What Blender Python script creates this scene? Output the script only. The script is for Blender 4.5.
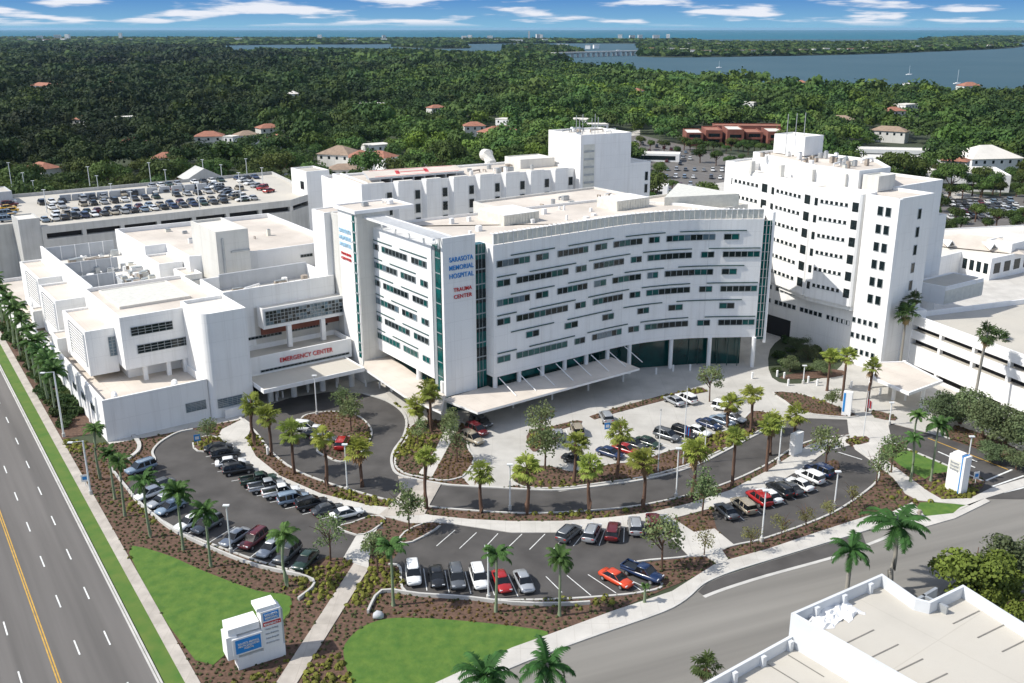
import bpy, math, random
import numpy as np
from mathutils import Vector, Matrix
from math import sin, cos, pi, radians as R
random.seed(7); rng = np.random.default_rng(7)
SC = bpy.context.scene; C = SC.collection
for o in list(bpy.data.objects): bpy.data.objects.remove(o)

# ------------------------------------------------------------------ camera, sky, sun, exposure
F, CX, CY, PITCH, H = 965., 520., 341.5, R(18.0), 64.
cam = bpy.data.objects.new('camera', bpy.data.cameras.new('camera')); C.objects.link(cam)
cam.location = (0, 0, H); cam.rotation_euler = (R(90) - PITCH, 0, 0)
cam.data.sensor_width = 36; cam.data.lens = F / 1024 * 36; cam.data.shift_x = -8 / 1024
cam.data.clip_start = 1; cam.data.clip_end = 90000
SC.camera = cam
SUN_AZ, SUN_EL = R(-101), R(46.5)
W = bpy.data.worlds.new('World'); SC.world = W; W.use_nodes = True
nt = W.node_tree; N = nt.nodes; LK = nt.links.new
N.clear()
wo = N.new('ShaderNodeOutputWorld'); bg = N.new('ShaderNodeBackground')
sky = N.new('ShaderNodeTexSky'); sky.sky_type = 'NISHITA'; sky.sun_disc = False
sky.sun_elevation = SUN_EL; sky.sun_rotation = 2 * pi + SUN_AZ
sky.altitude = 60; sky.air_density = 1.0; sky.dust_density = 1.0; sky.ozone_density = 0.6
tc = N.new('ShaderNodeTexCoord'); sep = N.new('ShaderNodeSeparateXYZ'); LK(tc.outputs['Generated'], sep.inputs[0])
# a clear, deep blue band low over the sea (polarised sky), mixed in near the horizon
rmp = N.new('ShaderNodeMapRange'); LK(sep.outputs['Z'], rmp.inputs[0])
rmp.inputs[1].default_value = 0.0; rmp.inputs[2].default_value = 0.035
low = N.new('ShaderNodeMix'); low.data_type = 'RGBA'; LK(rmp.outputs[0], low.inputs[0])
low.inputs[6].default_value = (1.5, 3.1, 4.4, 1); low.inputs[7].default_value = (0.4, 1.4, 3.7, 1)
fad = N.new('ShaderNodeMapRange'); LK(sep.outputs['Z'], fad.inputs[0])
fad.inputs[1].default_value = 0.05; fad.inputs[2].default_value = 0.3
m1 = N.new('ShaderNodeMix'); m1.data_type = 'RGBA'; LK(fad.outputs[0], m1.inputs[0])
LK(low.outputs[2], m1.inputs[6]); LK(sky.outputs[0], m1.inputs[7])
# cumulus bands: noise over (azimuth, stretched elevation)
at2 = N.new('ShaderNodeMath'); at2.operation = 'ARCTAN2'; LK(sep.outputs['X'], at2.inputs[0]); LK(sep.outputs['Y'], at2.inputs[1])
cb = N.new('ShaderNodeCombineXYZ')
ax = N.new('ShaderNodeMath'); ax.operation = 'MULTIPLY'; ax.inputs[1].default_value = 7.5; LK(at2.outputs[0], ax.inputs[0])
sq = N.new('ShaderNodeMath'); sq.operation = 'POWER'; sq.inputs[1].default_value = 0.8
mx0 = N.new('ShaderNodeMath'); mx0.operation = 'MAXIMUM'; mx0.inputs[1].default_value = 0.0; LK(sep.outputs['Z'], mx0.inputs[0]); LK(mx0.outputs[0], sq.inputs[0])
az_ = N.new('ShaderNodeMath'); az_.operation = 'MULTIPLY'; az_.inputs[1].default_value = 34; LK(sq.outputs[0], az_.inputs[0])
LK(ax.outputs[0], cb.inputs[0]); LK(az_.outputs[0], cb.inputs[1])
ns = N.new('ShaderNodeTexNoise'); ns.inputs['Scale'].default_value = 1.35; ns.inputs['Detail'].default_value = 9; ns.inputs['Roughness'].default_value = 0.52
LK(cb.outputs[0], ns.inputs['Vector'])
cr = N.new('ShaderNodeMapRange'); cr.interpolation_type = 'SMOOTHSTEP'; LK(ns.outputs[0], cr.inputs[0]); cr.inputs[1].default_value = 0.485; cr.inputs[2].default_value = 0.60
cl = N.new('ShaderNodeMix'); cl.data_type = 'RGBA'; cl.inputs[7].default_value = (5.2, 5.4, 5.9, 1)
cm = N.new('ShaderNodeMath'); cm.operation = 'MULTIPLY'; LK(cr.outputs[0], cm.inputs[0])
lowm = N.new('ShaderNodeMapRange'); LK(sep.outputs['Z'], lowm.inputs[0]); lowm.inputs[1].default_value = 0.001; lowm.inputs[2].default_value = 0.006
LK(lowm.outputs[0], cm.inputs[1]); LK(cm.outputs[0], cl.inputs[0]); LK(m1.outputs[2], cl.inputs[6])
LK(cl.outputs[2], bg.inputs[0]); bg.inputs[1].default_value = 0.14
LK(bg.outputs[0], wo.inputs[0])
sun = bpy.data.objects.new('sun', bpy.data.lights.new('sun', 'SUN')); C.objects.link(sun)
sun.data.energy = 4.4; sun.data.angle = R(0.53); sun.data.color = (1, 0.955, 0.88)
sdir = Vector((sin(SUN_AZ) * cos(SUN_EL), cos(SUN_AZ) * cos(SUN_EL), sin(SUN_EL)))
sun.rotation_euler = sdir.to_track_quat('Z', 'Y').to_euler(); sun.location = (-200, 0, 300)
SC.view_settings.view_transform = 'Standard'; SC.view_settings.look = 'None'
SC.view_settings.exposure = 0.2; SC.view_settings.gamma = 1
SC.render.engine = 'CYCLES'

# ------------------------------------------------------------------ survey helpers
_s, _c = sin(PITCH), cos(PITCH)
def at(px, py, z=0.):
    'plan position of a survey point seen in the photograph, at height z'
    u = (px - CX) / F; v = (CY - py) / F
    dy, dz = _c + v * _s, -_s + v * _c
    t = (z - H) / dz
    return (u * t, dy * t)
def G(pts, z=0.): return [at(x, y, z) for x, y in pts]
A0 = (-12.5, 154.5); GA = R(36.5)
U = (cos(GA), sin(GA)); V = (-sin(GA), cos(GA))
def ab(a, b): return (A0[0] + a * U[0] + b * V[0], A0[1] + a * U[1] + b * V[1])
def toab(x, y):
    x -= A0[0]; y -= A0[1]; return (x * U[0] + y * U[1], x * V[0] + y * V[1])
def inpoly(x, y, P):
    r = False; j = len(P) - 1
    for i in range(len(P)):
        xi, yi = P[i]; xj, yj = P[j]
        if (yi > y) != (yj > y) and x < (xj - xi) * (y - yi) / (yj - yi) + xi: r = not r
        j = i
    return r
def smooth(pts, n=5, closed=True):
    'Catmull-Rom through the points'
    o = []; L = len(pts); rngi = range(L) if closed else range(L - 1)
    for i in rngi:
        if closed: p = [pts[(i + k) % L] for k in (-1, 0, 1, 2)]
        else: p = [pts[max(0, min(L - 1, i + k))] for k in (-1, 0, 1, 2)]
        for k in range(n):
            t = k / n
            o.append(tuple(0.5 * (2 * p[1][d] + (p[2][d] - p[0][d]) * t + (2 * p[0][d] - 5 * p[1][d] + 4 * p[2][d] - p[3][d]) * t * t + (3 * p[1][d] - p[0][d] - 3 * p[2][d] + p[3][d]) * t ** 3) for d in (0, 1)))
    if not closed: o.append(tuple(pts[-1]))
    return o
def ccw(P):
    a = sum(P[i - 1][0] * P[i][1] - P[i][0] * P[i - 1][1] for i in range(len(P)))
    return P if a > 0 else P[::-1]
def inset(P, d):
    o = []; n = len(P)
    for i in range(n):
        p, q, r = Vector(P[i - 1]), Vector(P[i]), Vector(P[(i + 1) % n])
        e1 = (q - p).normalized(); e2 = (r - q).normalized()
        n1 = Vector((-e1.y, e1.x)); n2 = Vector((-e2.y, e2.x))
        m = n1 + n2
        k = m.dot(n1)
        m = m * (d / max(k, 0.35)); o.append((q.x + m.x, q.y + m.y))
    return o

# ------------------------------------------------------------------ materials
def mat(name, col, rough=0.8, noise=0.12, scale=0.6, metal=0., spec=None, joint=None, bump=0., detail=4, col2=None, rnd=0., coat=0., streak=None, grime=0., seam=0.):
    m = bpy.data.materials.new(name); m.use_nodes = True; t = m.node_tree; n = t.nodes; b = n['Principled BSDF']
    b.inputs['Roughness'].default_value = rough; b.inputs['Metallic'].default_value = metal
    if spec is not None: b.inputs['Specular IOR Level'].default_value = spec
    if coat: b.inputs['Coat Weight'].default_value = coat
    c = n.new('ShaderNodeTexCoord'); x = n.new('ShaderNodeTexNoise'); x.inputs['Scale'].default_value = scale; x.inputs['Detail'].default_value = detail
    if streak:
        mp_ = n.new('ShaderNodeMapping'); mp_.inputs['Rotation'].default_value = (0, 0, streak); mp2 = n.new('ShaderNodeMapping'); mp2.inputs['Scale'].default_value = (1, .03, 1)
        t.links.new(c.outputs['Object'], mp_.inputs[0]); t.links.new(mp_.outputs[0], mp2.inputs[0]); t.links.new(mp2.outputs[0], x.inputs['Vector'])
    else: t.links.new(c.outputs['Object'], x.inputs['Vector'])
    mr = n.new('ShaderNodeMapRange'); mr.inputs[1].default_value = 0.3; mr.inputs[2].default_value = 0.7
    t.links.new(x.outputs[0], mr.inputs[0])
    mx = n.new('ShaderNodeMix'); mx.data_type = 'RGBA'
    c2 = col2 or tuple(max(0, v * (1 - noise)) for v in col)
    mx.inputs[6].default_value = (*c2, 1); mx.inputs[7].default_value = (*[v * (1 + (0 if col2 else noise * .5)) for v in col], 1)
    t.links.new(mr.outputs[0], mx.inputs[0]); out = mx.outputs[2]
    if joint:
        sp = n.new('ShaderNodeSeparateXYZ'); t.links.new(c.outputs['Object'], sp.inputs[0])
        md = n.new('ShaderNodeMath'); md.operation = 'MODULO'; md.inputs[1].default_value = joint; t.links.new(sp.outputs['Z'], md.inputs[0])
        lt = n.new('ShaderNodeMath'); lt.operation = 'LESS_THAN'; lt.inputs[1].default_value = 0.07; t.links.new(md.outputs[0], lt.inputs[0])
        sx = n.new('ShaderNodeMath'); sx.operation = 'ADD'; t.links.new(sp.outputs['X'], sx.inputs[0]); t.links.new(sp.outputs['Y'], sx.inputs[1])
        sx2 = n.new('ShaderNodeMath'); sx2.operation = 'ADD'; sx2.inputs[1].default_value = 500; t.links.new(sx.outputs[0], sx2.inputs[0])
        md2 = n.new('ShaderNodeMath'); md2.operation = 'MODULO'; md2.inputs[1].default_value = joint * 1.1; t.links.new(sx2.outputs[0], md2.inputs[0])
        lt2 = n.new('ShaderNodeMath'); lt2.operation = 'LESS_THAN'; lt2.inputs[1].default_value = 0.07; t.links.new(md2.outputs[0], lt2.inputs[0])
        mm = n.new('ShaderNodeMath'); mm.operation = 'MAXIMUM'; t.links.new(lt.outputs[0], mm.inputs[0]); t.links.new(lt2.outputs[0], mm.inputs[1])
        ml = n.new('ShaderNodeMath'); ml.operation = 'MULTIPLY'; ml.inputs[1].default_value = 0.16; t.links.new(mm.outputs[0], ml.inputs[0])
        m3 = n.new('ShaderNodeMix'); m3.data_type = 'RGBA'; t.links.new(ml.outputs[0], m3.inputs[0]); t.links.new(out, m3.inputs[6]); m3.inputs[7].default_value = (*[v * .3 for v in col], 1); out = m3.outputs[2]
    if grime or seam:
        g1 = n.new('ShaderNodeMapping'); g1.inputs['Scale'].default_value = (1.1, 1.1, .07) if grime else (.12, .12, .12); g2 = n.new('ShaderNodeTexNoise'); g2.inputs['Scale'].default_value = 1.0; g2.inputs['Detail'].default_value = 9; g2.inputs['Roughness'].default_value = .62
        t.links.new(c.outputs['Object'], g1.inputs[0]); t.links.new(g1.outputs[0], g2.inputs['Vector'])
        g3 = n.new('ShaderNodeMapRange'); g3.inputs[1].default_value = .48; g3.inputs[2].default_value = .72; g3.inputs[4].default_value = grime or .3; t.links.new(g2.outputs[0], g3.inputs[0]); fac = g3.outputs[0]
        if seam:
            sp2 = n.new('ShaderNodeSeparateXYZ'); t.links.new(c.outputs['Object'], sp2.inputs[0]); fs_ = []
            for ch, per in (('X', seam), ('Y', seam * 2.3)):
                a1 = n.new('ShaderNodeMath'); a1.operation = 'ADD'; a1.inputs[1].default_value = 900; t.links.new(sp2.outputs[ch], a1.inputs[0])
                a2 = n.new('ShaderNodeMath'); a2.operation = 'MODULO'; a2.inputs[1].default_value = per; t.links.new(a1.outputs[0], a2.inputs[0])
                a3 = n.new('ShaderNodeMath'); a3.operation = 'LESS_THAN'; a3.inputs[1].default_value = .09; t.links.new(a2.outputs[0], a3.inputs[0]); fs_.append(a3)
            a4 = n.new('ShaderNodeMath'); a4.operation = 'MAXIMUM'; t.links.new(fs_[0].outputs[0], a4.inputs[0]); t.links.new(fs_[1].outputs[0], a4.inputs[1])
            a5 = n.new('ShaderNodeMath'); a5.operation = 'MULTIPLY_ADD'; a5.inputs[1].default_value = .22; t.links.new(a4.outputs[0], a5.inputs[0]); t.links.new(fac, a5.inputs[2]); fac = a5.outputs[0]
        g4 = n.new('ShaderNodeMix'); g4.data_type = 'RGBA'; t.links.new(fac, g4.inputs[0]); t.links.new(out, g4.inputs[6]); g4.inputs[7].default_value = (col[0] * .52, col[1] * .49, col[2] * .45, 1); out = g4.outputs[2]
    if rnd:
        oi = n.new('ShaderNodeObjectInfo'); hs = n.new('ShaderNodeHueSaturation')
        r1 = n.new('ShaderNodeMapRange'); r1.inputs[3].default_value = 1 - rnd; r1.inputs[4].default_value = 1 + rnd; t.links.new(oi.outputs['Random'], r1.inputs[0])
        t.links.new(r1.outputs[0], hs.inputs['Value']); t.links.new(out, hs.inputs['Color'])
        r2 = n.new('ShaderNodeMapRange'); r2.inputs[3].default_value = .5 - rnd * .12; r2.inputs[4].default_value = .5 + rnd * .05
        fr = n.new('ShaderNodeMath'); fr.operation = 'MULTIPLY'; fr.inputs[1].default_value = 17.3; t.links.new(oi.outputs['Random'], fr.inputs[0])
        f2 = n.new('ShaderNodeMath'); f2.operation = 'FRACT'; t.links.new(fr.outputs[0], f2.inputs[0]); t.links.new(f2.outputs[0], r2.inputs[0]); t.links.new(r2.outputs[0], hs.inputs['Hue'])
        out = hs.outputs[0]
    t.links.new(out, b.inputs['Base Color'])
    if bump:
        bp = n.new('ShaderNodeBump'); bp.inputs['Strength'].default_value = bump; bp.inputs['Distance'].default_value = 0.3
        t.links.new(x.outputs[0], bp.inputs['Height']); t.links.new(bp.outputs[0], b.inputs['Normal'])
    return m
def leafmat(name, col, trans=0.25, rnd=0.3, attr=False, scale=0.25):
    m = mat(name, col, 0.75, 0.45, scale, spec=0.25, rnd=rnd)
    t = m.node_tree; n = t.nodes; b = n['Principled BSDF']; o = n['Material Output']
    src = b.inputs['Base Color'].links[0].from_socket
    if attr:
        a = n.new('ShaderNodeAttribute'); a.attribute_name = 'tint'
        mm = n.new('ShaderNodeMix'); mm.data_type = 'RGBA'; mm.blend_type = 'MULTIPLY'; mm.inputs[0].default_value = 1
        t.links.new(src, mm.inputs[6]); t.links.new(a.outputs['Color'], mm.inputs[7]); src = mm.outputs[2]; t.links.new(src, b.inputs['Base Color'])
    tr = n.new('ShaderNodeBsdfTranslucent'); t.links.new(src, tr.inputs[0]); mx = n.new('ShaderNodeMixShader'); mx.inputs[0].default_value = trans
    t.links.new(b.outputs[0], mx.inputs[1]); t.links.new(tr.outputs[0], mx.inputs[2]); t.links.new(mx.outputs[0], o.inputs[0])
    return m
M = {}
M['white'] = mat('white_stucco', (.85, .845, .825), .85, .05, .15, joint=3.4, grime=.22)
M['plain'] = mat('white_paint', (.82, .82, .81), .7, .06, .3, grime=.16)
M['cream'] = mat('cream_stucco', (.64, .63, .59), .85, .08, .2, joint=3.4, grime=.25)
M['grey'] = mat('grey_render', (.47, .49, .51), .85, .1, .3, grime=.25)
M['gar'] = mat('garage_concrete', (.50, .50, .48), .88, .12, .25, grime=.35)
M['roof'] = mat('roof_membrane', (.63, .57, .50), .9, .2, .09, detail=8, seam=3.0)
M['roofw'] = mat('roof_pale', (.70, .67, .61), .9, .14, .12, detail=8, seam=2.4)
M['deck'] = mat('deck_concrete', (.52, .49, .43), .9, .16, .12, detail=9, seam=9.0)
M['conc'] = mat('pavement_concrete', (.54, .52, .48), .9, .14, .35, detail=8, seam=2.0)
M['plaza'] = mat('plaza_concrete', (.48, .465, .43), .9, .14, .25, detail=9, seam=4.5)
M['walk'] = mat('sidewalk_concrete', (.46, .42, .37), .9, .2, .6, detail=8, seam=1.6)
M['kerb'] = mat('kerb_concrete', (.52, .51, .48), .9, .15, .5)
M['asph'] = mat('asphalt_new', (.078, .073, .069), .92, .34, .25, detail=12)
M['road'] = mat('asphalt_road', (.14, .131, .122), .92, .26, .55, detail=7, streak=R(-34.3))
M['street'] = mat('asphalt_street', (.215, .205, .185), .92, .26, .35, detail=9, streak=R(68))
M['mulch'] = mat('bark_mulch', (.125, .072, .048), .95, .5, 2.6, detail=8)
M['grass'] = mat('lawn_grass', (.05, .125, .015), .95, .3, .7, detail=14, col2=(.10, .175, .024), bump=.6)
M['verge'] = mat('verge_grass', (.06, .14, .018), .95, .3, .5, detail=12, col2=(.11, .165, .028))
M['soil'] = mat('ground_soil', (.045, .06, .028), .95, .4, .03, detail=9)
M['paint'] = mat('road_paint_white', (.75, .76, .74), .7, .25, 1.5)
M['yellow'] = mat('road_paint_yellow', (.55, .33, .06), .7, .25, 1.5)
M['glass'] = mat('dark_window_glass', (.008, .016, .018), .12, .3, .5, spec=.4)
M['teal'] = mat('teal_window_glass', (.0, .085, .08), .15, .5, .7, spec=.5)
M['blueg'] = mat('blue_window_glass', (.10, .16, .20), .1, .4, .6, spec=.8)
M['frame'] = mat('window_frame_metal', (.30, .33, .34), .5, .1, 1)
M['fin'] = mat('green_metal_fin', (.02, .07, .065), .5, .1, 1)
M['screen'] = mat('louvre_panel', (.66, .65, .58), .5, .12, 1.2)
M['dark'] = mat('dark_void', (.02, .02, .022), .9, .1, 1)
M['metal'] = mat('galvanised_metal', (.42, .44, .45), .45, .15, 1, metal=.4)
M['rust'] = mat('roof_equipment_tan', (.36, .31, .26), .8, .4, 1.2)
M['pole'] = mat('pole_white', (.72, .74, .74), .5, .08, 1)
M['blue'] = mat('sign_blue', (.015, .24, .62), .5, .08, 1)
M['red'] = mat('sign_red', (.55, .02, .02), .5, .08, 1)
M['tyre'] = mat('tyre_rubber', (.015, .015, .016), .9, .1, 3)
M['rim'] = mat('wheel_rim', (.4, .41, .42), .35, .1, 3, metal=.6)
M['cglass'] = mat('car_glass', (.01, .012, .014), .08, .1, 1, spec=.6)
M['lampc'] = mat('headlight_lens', (.7, .72, .74), .15, .1, 3)
M['lampr'] = mat('tail_light_lens', (.4, .02, .015), .2, .1, 3)
M['bark'] = mat('bark_brown', (.13, .075, .05), .95, .35, 2.5)
M['barkg'] = mat('bark_grey', (.30, .28, .24), .95, .25, 2)
M['royal'] = mat('palm_trunk_green', (.20, .25, .15), .85, .25, 1.5)
M['tile'] = mat('terracotta_roof', (.33, .145, .095), .9, .25, .7)
M['tan'] = mat('tan_shingle_roof', (.30, .22, .16), .9, .25, .7)
M['brick'] = mat('red_stucco', (.23, .085, .06), .9, .25, .3)
M['fan'] = leafmat('fan_palm_leaf', (.30, .37, .075), .35, .2, scale=1.0)
M['dead'] = leafmat('dead_frond', (.30, .21, .10), .2, .2, scale=1.)
M['frond'] = leafmat('royal_palm_leaf', (.075, .165, .04), .25, .2, scale=1.0)
M['frond2'] = leafmat('coconut_palm_leaf', (.045, .13, .03), .25, .1, scale=1.0)
M['leaf'] = leafmat('oak_leaf', (.21, .28, .12), .35, .2)
M['ghost'] = leafmat('young_leaf', (.24, .24, .09), .3, .2)
M['tree'] = leafmat('woodland_leaf', (.062, .108, .024), .2, .4)
M['wood'] = leafmat('far_woodland_leaf', (.066, .112, .026), .15, 0, attr=True, scale=.02)
M['shrub'] = leafmat('shrub_leaf', (.07, .12, .035), .2, .3)
PAINT = {'white': (.78, .79, .78), 'silver': (.42, .44, .46), 'grey': (.13, .14, .15), 'dark grey': (.05, .055, .06), 'black': (.012, .013, .015),
         'red': (.35, .012, .012), 'maroon': (.11, .01, .015), 'navy blue': (.012, .03, .09), 'orange': (.6, .06, .015), 'beige': (.32, .28, .21),
         'dark green': (.015, .04, .025), 'pale blue': (.20, .27, .35), 'yellow': (.6, .35, .02)}
for k, v in PAINT.items(): M['car_' + k] = mat('car_paint_' + k.replace(' ', '_'), v, .28, .04, 1, metal=.35 if k in ('silver', 'grey') else 0, coat=.6)

# ------------------------------------------------------------------ mesh builder
class MB:
    def __init__(s): s.v = []; s.f = []; s.m = []; s.X = None
    def add(s, vs, fs, m=0):
        k = len(s.v)
        s.v += [tuple(s.X @ Vector(p)) for p in vs] if s.X else list(vs)
        s.f += [tuple(i + k for i in f) for f in fs]; s.m += [m] * len(fs)
    def box(s, x0, x1, y0, y1, z0, z1, m=0):
        s.add([(x0, y0, z0), (x1, y0, z0), (x1, y1, z0), (x0, y1, z0), (x0, y0, z1), (x1, y0, z1), (x1, y1, z1), (x0, y1, z1)],
              [(0, 3, 2, 1), (4, 5, 6, 7), (0, 1, 5, 4), (1, 2, 6, 5), (2, 3, 7, 6), (3, 0, 4, 7)], m)
    def bar(s, p, q, w, z0, z1, m=0, off=0.):
        'box along p-q (plan), width w to either side, shifted off to the left'
        d = Vector((q[0] - p[0], q[1] - p[1])); d.normalize(); n = Vector((-d.y, d.x))
        a = [(p[0] + n.x * (off + k), p[1] + n.y * (off + k)) for k in (-w / 2, w / 2)]; b = [(q[0] + n.x * (off + k), q[1] + n.y * (off + k)) for k in (-w / 2, w / 2)]
        P = [a[0], b[0], b[1], a[1]]
        s.add([(x, y, z0) for x, y in P] + [(x, y, z1) for x, y in P], [(0, 3, 2, 1), (4, 5, 6, 7), (0, 1, 5, 4), (1, 2, 6, 5), (2, 3, 7, 6), (3, 0, 4, 7)], m)
    def prism(s, P, z0, z1, m=0, mt=None, par=0., th=.35):
        P = ccw(list(P)); n = len(P); mt = m if mt is None else mt
        lo = [(x, y, z0) for x, y in P]; hi = [(x, y, z1) for x, y in P]
        s.add(lo + hi, [(i, (i + 1) % n, n + (i + 1) % n, n + i) for i in range(n)], m)
        s.add(lo, [tuple(range(n))[::-1]], m)
        if par <= 0: s.add(hi, [tuple(range(n))], mt)
        else:
            Q = inset(P, th); ih = [(x, y, z1) for x, y in Q]; il = [(x, y, z1 - par) for x, y in Q]
            s.add(hi + ih, [(i, (i + 1) % n, n + (i + 1) % n, n + i) for i in range(n)], m)
            s.add(ih + il, [(i, (i + 1) % n, n + (i + 1) % n, n + i) for i in range(n)], m)
            s.add(il, [tuple(range(n))], mt)
    def sheet(s, P, z, m=0):
        P = ccw(list(P)); s.add([(x, y, z) for x, y in P], [tuple(range(len(P)))], m)
    def tube(s, pts, rad, n=6, m=0, cap=True):
        k = 0; vs = []; fs = []
        up = Vector((0, 0, 1))
        for i, p in enumerate(pts):
            p = Vector(p); d = (Vector(pts[min(i + 1, len(pts) - 1)]) - Vector(pts[max(i - 1, 0)])).normalized()
            a = d.cross(up if abs(d.z) < .9 else Vector((1, 0, 0))).normalized(); b = a.cross(d)
            r = rad[i] if isinstance(rad, (list, tuple)) else rad
            for j in range(n): t = 2 * pi * j / n; vs.append(tuple(p + (a * cos(t) + b * sin(t)) * r))
        for i in range(len(pts) - 1):
            for j in range(n): fs.append((i * n + j, i * n + (j + 1) % n, (i + 1) * n + (j + 1) % n, (i + 1) * n + j))
        if cap: fs.append(tuple(range(n))); fs.append(tuple((len(pts) - 1) * n + j for j in range(n))[::-1])
        s.add(vs, fs, m)
    def mesh(s, name, mats, smooth=False):
        me = bpy.data.meshes.new(name); me.from_pydata(s.v, [], s.f)
        for x in mats: me.materials.append(M[x] if isinstance(x, str) else x)
        me.polygons.foreach_set('material_index', s.m)
        if smooth: me.polygons.foreach_set('use_smooth', [True] * len(s.f))
        me.update(); return me
    def build(s, name, mats, parent=None, smooth=False, loc=None):
        if not s.f: return None
        o = bpy.data.objects.new(name, s.mesh(name, mats, smooth)); C.objects.link(o)
        if parent: o.parent = parent
        if loc: o.location = loc
        return o
def tag(o, label=None, cat=None, group=None, kind=None):
    if label: o['label'] = label
    if cat: o['category'] = cat
    if group: o['group'] = group
    if kind: o['kind'] = kind
    return o
def empty(name, loc=(0, 0, 0), rz=0., label=None, cat=None, group=None):
    o = bpy.data.objects.new(name, None); C.objects.link(o); o.location = loc; o.rotation_euler = (0, 0, rz); o.empty_display_size = .5
    return tag(o, label, cat, group)
def struct(name, mb, mats, label=None): return tag(mb.build(name, mats), label, None, None, 'structure')
def part(name, mb, mats, parent, label=None, smooth=False):
    o = mb.build(name, mats, parent, smooth)
    if label and o: o['label'] = label
    return o
def child(name, me, parent, loc=(0, 0, 0), rz=0., sc=None):
    o = bpy.data.objects.new(name, me); C.objects.link(o); o.parent = parent; o.location = loc; o.rotation_euler = (0, 0, rz)
    if sc: o.scale = sc
    return o
def text_mesh(body, size, mname, depth=.06, bold=.004):
    cu = bpy.data.curves.new('lettering', 'FONT'); cu.body = body; cu.size = size; cu.extrude = depth; cu.offset = bold
    cu.align_x = 'CENTER'; cu.align_y = 'CENTER'; cu.space_character = 1.05
    t = bpy.data.objects.new('tmp', cu); C.objects.link(t); bpy.context.view_layer.update()
    me = bpy.data.meshes.new_from_object(t.evaluated_get(bpy.context.evaluated_depsgraph_get()))
    bpy.data.objects.remove(t); bpy.data.curves.remove(cu)
    me.materials.clear(); me.materials.append(M[mname]); return me
def lettering(body, size, mname, parent, loc, rz, width=None, name='lettering'):
    'upright text; rz is the direction the line runs in'
    me = text_mesh(body, size, mname); o = bpy.data.objects.new(name, me); C.objects.link(o); o.parent = parent
    xs = [v.co.x for v in me.vertices]; w = max(xs) - min(xs); k = (width / w) if width else 1
    o.location = loc; o.rotation_euler = (pi / 2, 0, rz); o.scale = (k, 1, 1); return o

# ------------------------------------------------------------------ sea, bay, land
NEARSHORE = [(-400, 45.6), (200, 45.6), (222, 47), (240, 52.5), (330, 54.5), (420, 55), (505, 56.5), (560, 62), (610, 67.5), (660, 70.5), (720, 74), (780, 79), (830, 83), (900, 86), (960, 87.5), (1030, 90), (1400, 97)]
ns_w = [at(x, y, 10.5) for x, y in NEARSHORE]
def seamat(name, c1, c2, rough):
    m = mat(name, c1, rough, .2, .004, spec=.08, col2=c2, detail=6)
    t = m.node_tree; n = t.nodes; b = n['Principled BSDF']
    tcx = n.new('ShaderNodeTexCoord'); w = n.new('ShaderNodeTexNoise'); w.inputs['Scale'].default_value = .12; w.inputs['Detail'].default_value = 6
    t.links.new(tcx.outputs['Object'], w.inputs['Vector'])
    bp = n.new('ShaderNodeBump'); bp.inputs['Strength'].default_value = .5; bp.inputs['Distance'].default_value = 1.5
    t.links.new(w.outputs[0], bp.inputs['Height']); t.links.new(bp.outputs[0], b.inputs['Normal']); return m
M['sea'] = seamat('gulf_water', (.002, .10, .15), (.004, .115, .165), .5)
M['bay'] = seamat('bay_water', (.04, .088, .115), (.055, .105, .13), .6)
mb = MB(); mb.sheet([(-24000, -600), (24000, -600), (24000, 33000), (-24000, 33000)], -2.2); struct('sea', mb, ['sea'])
mb = MB(); mb.sheet([(-2600, 600), (2600, 600), (3600, 6200), (-5200, 6200)], -1.2); struct('bay_water', mb, ['bay'])
mb = MB(); mb.prism([(-1500, -200), (1500, -200)] + [(max(-5200, min(5200, x)), y) for x, y in ns_w[::-1]], -2.0, 0.0); struct('terrain', mb, ['soil'])
LANDS = {
    'barrier_island': [(-300, 50), (60, 47.5), (235, 45), (340, 44.2), (470, 43.6), (560, 43.0), (700, 43.5), (700, 40.5), (560, 39.8), (430, 39.3), (300, 39), (100, 38.2), (-300, 38)],
    'mangrove_island': [(503, 51.5), (520, 54), (545, 54.5), (575, 53.5), (583, 51.5), (560, 48), (530, 46.5), (510, 47.5)],
    'low_key': [(395, 46.5), (430, 48.2), (467, 48), (466, 45), (420, 44.3)],
    'east_key': [(638, 56), (700, 56.8), (780, 55.5), (860, 54), (940, 51), (1000, 48.5), (1020, 46.5), (1000, 44), (940, 42.5), (860, 43.5), (760, 43.5), (680, 42.5), (640, 45), (645, 51)],
    'near_key': [(540, 62), (560, 59), (548, 56.5), (500, 56), (470, 55), (400, 52.5), (320, 52), (260, 52.3), (240, 55), (380, 58), (460, 60)],
    'far_key': [(930, 42.5), (1010, 42.6), (1200, 41.5), (1200, 36.5), (980, 36.8), (925, 39)],
}
land_w = {}
for nm, P in LANDS.items():
    Wp = G(P); land_w[nm] = Wp
    mb = MB(); mb.prism(smooth(Wp, 3), -2.0, 0.25); struct(nm, mb, ['soil'])

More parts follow.
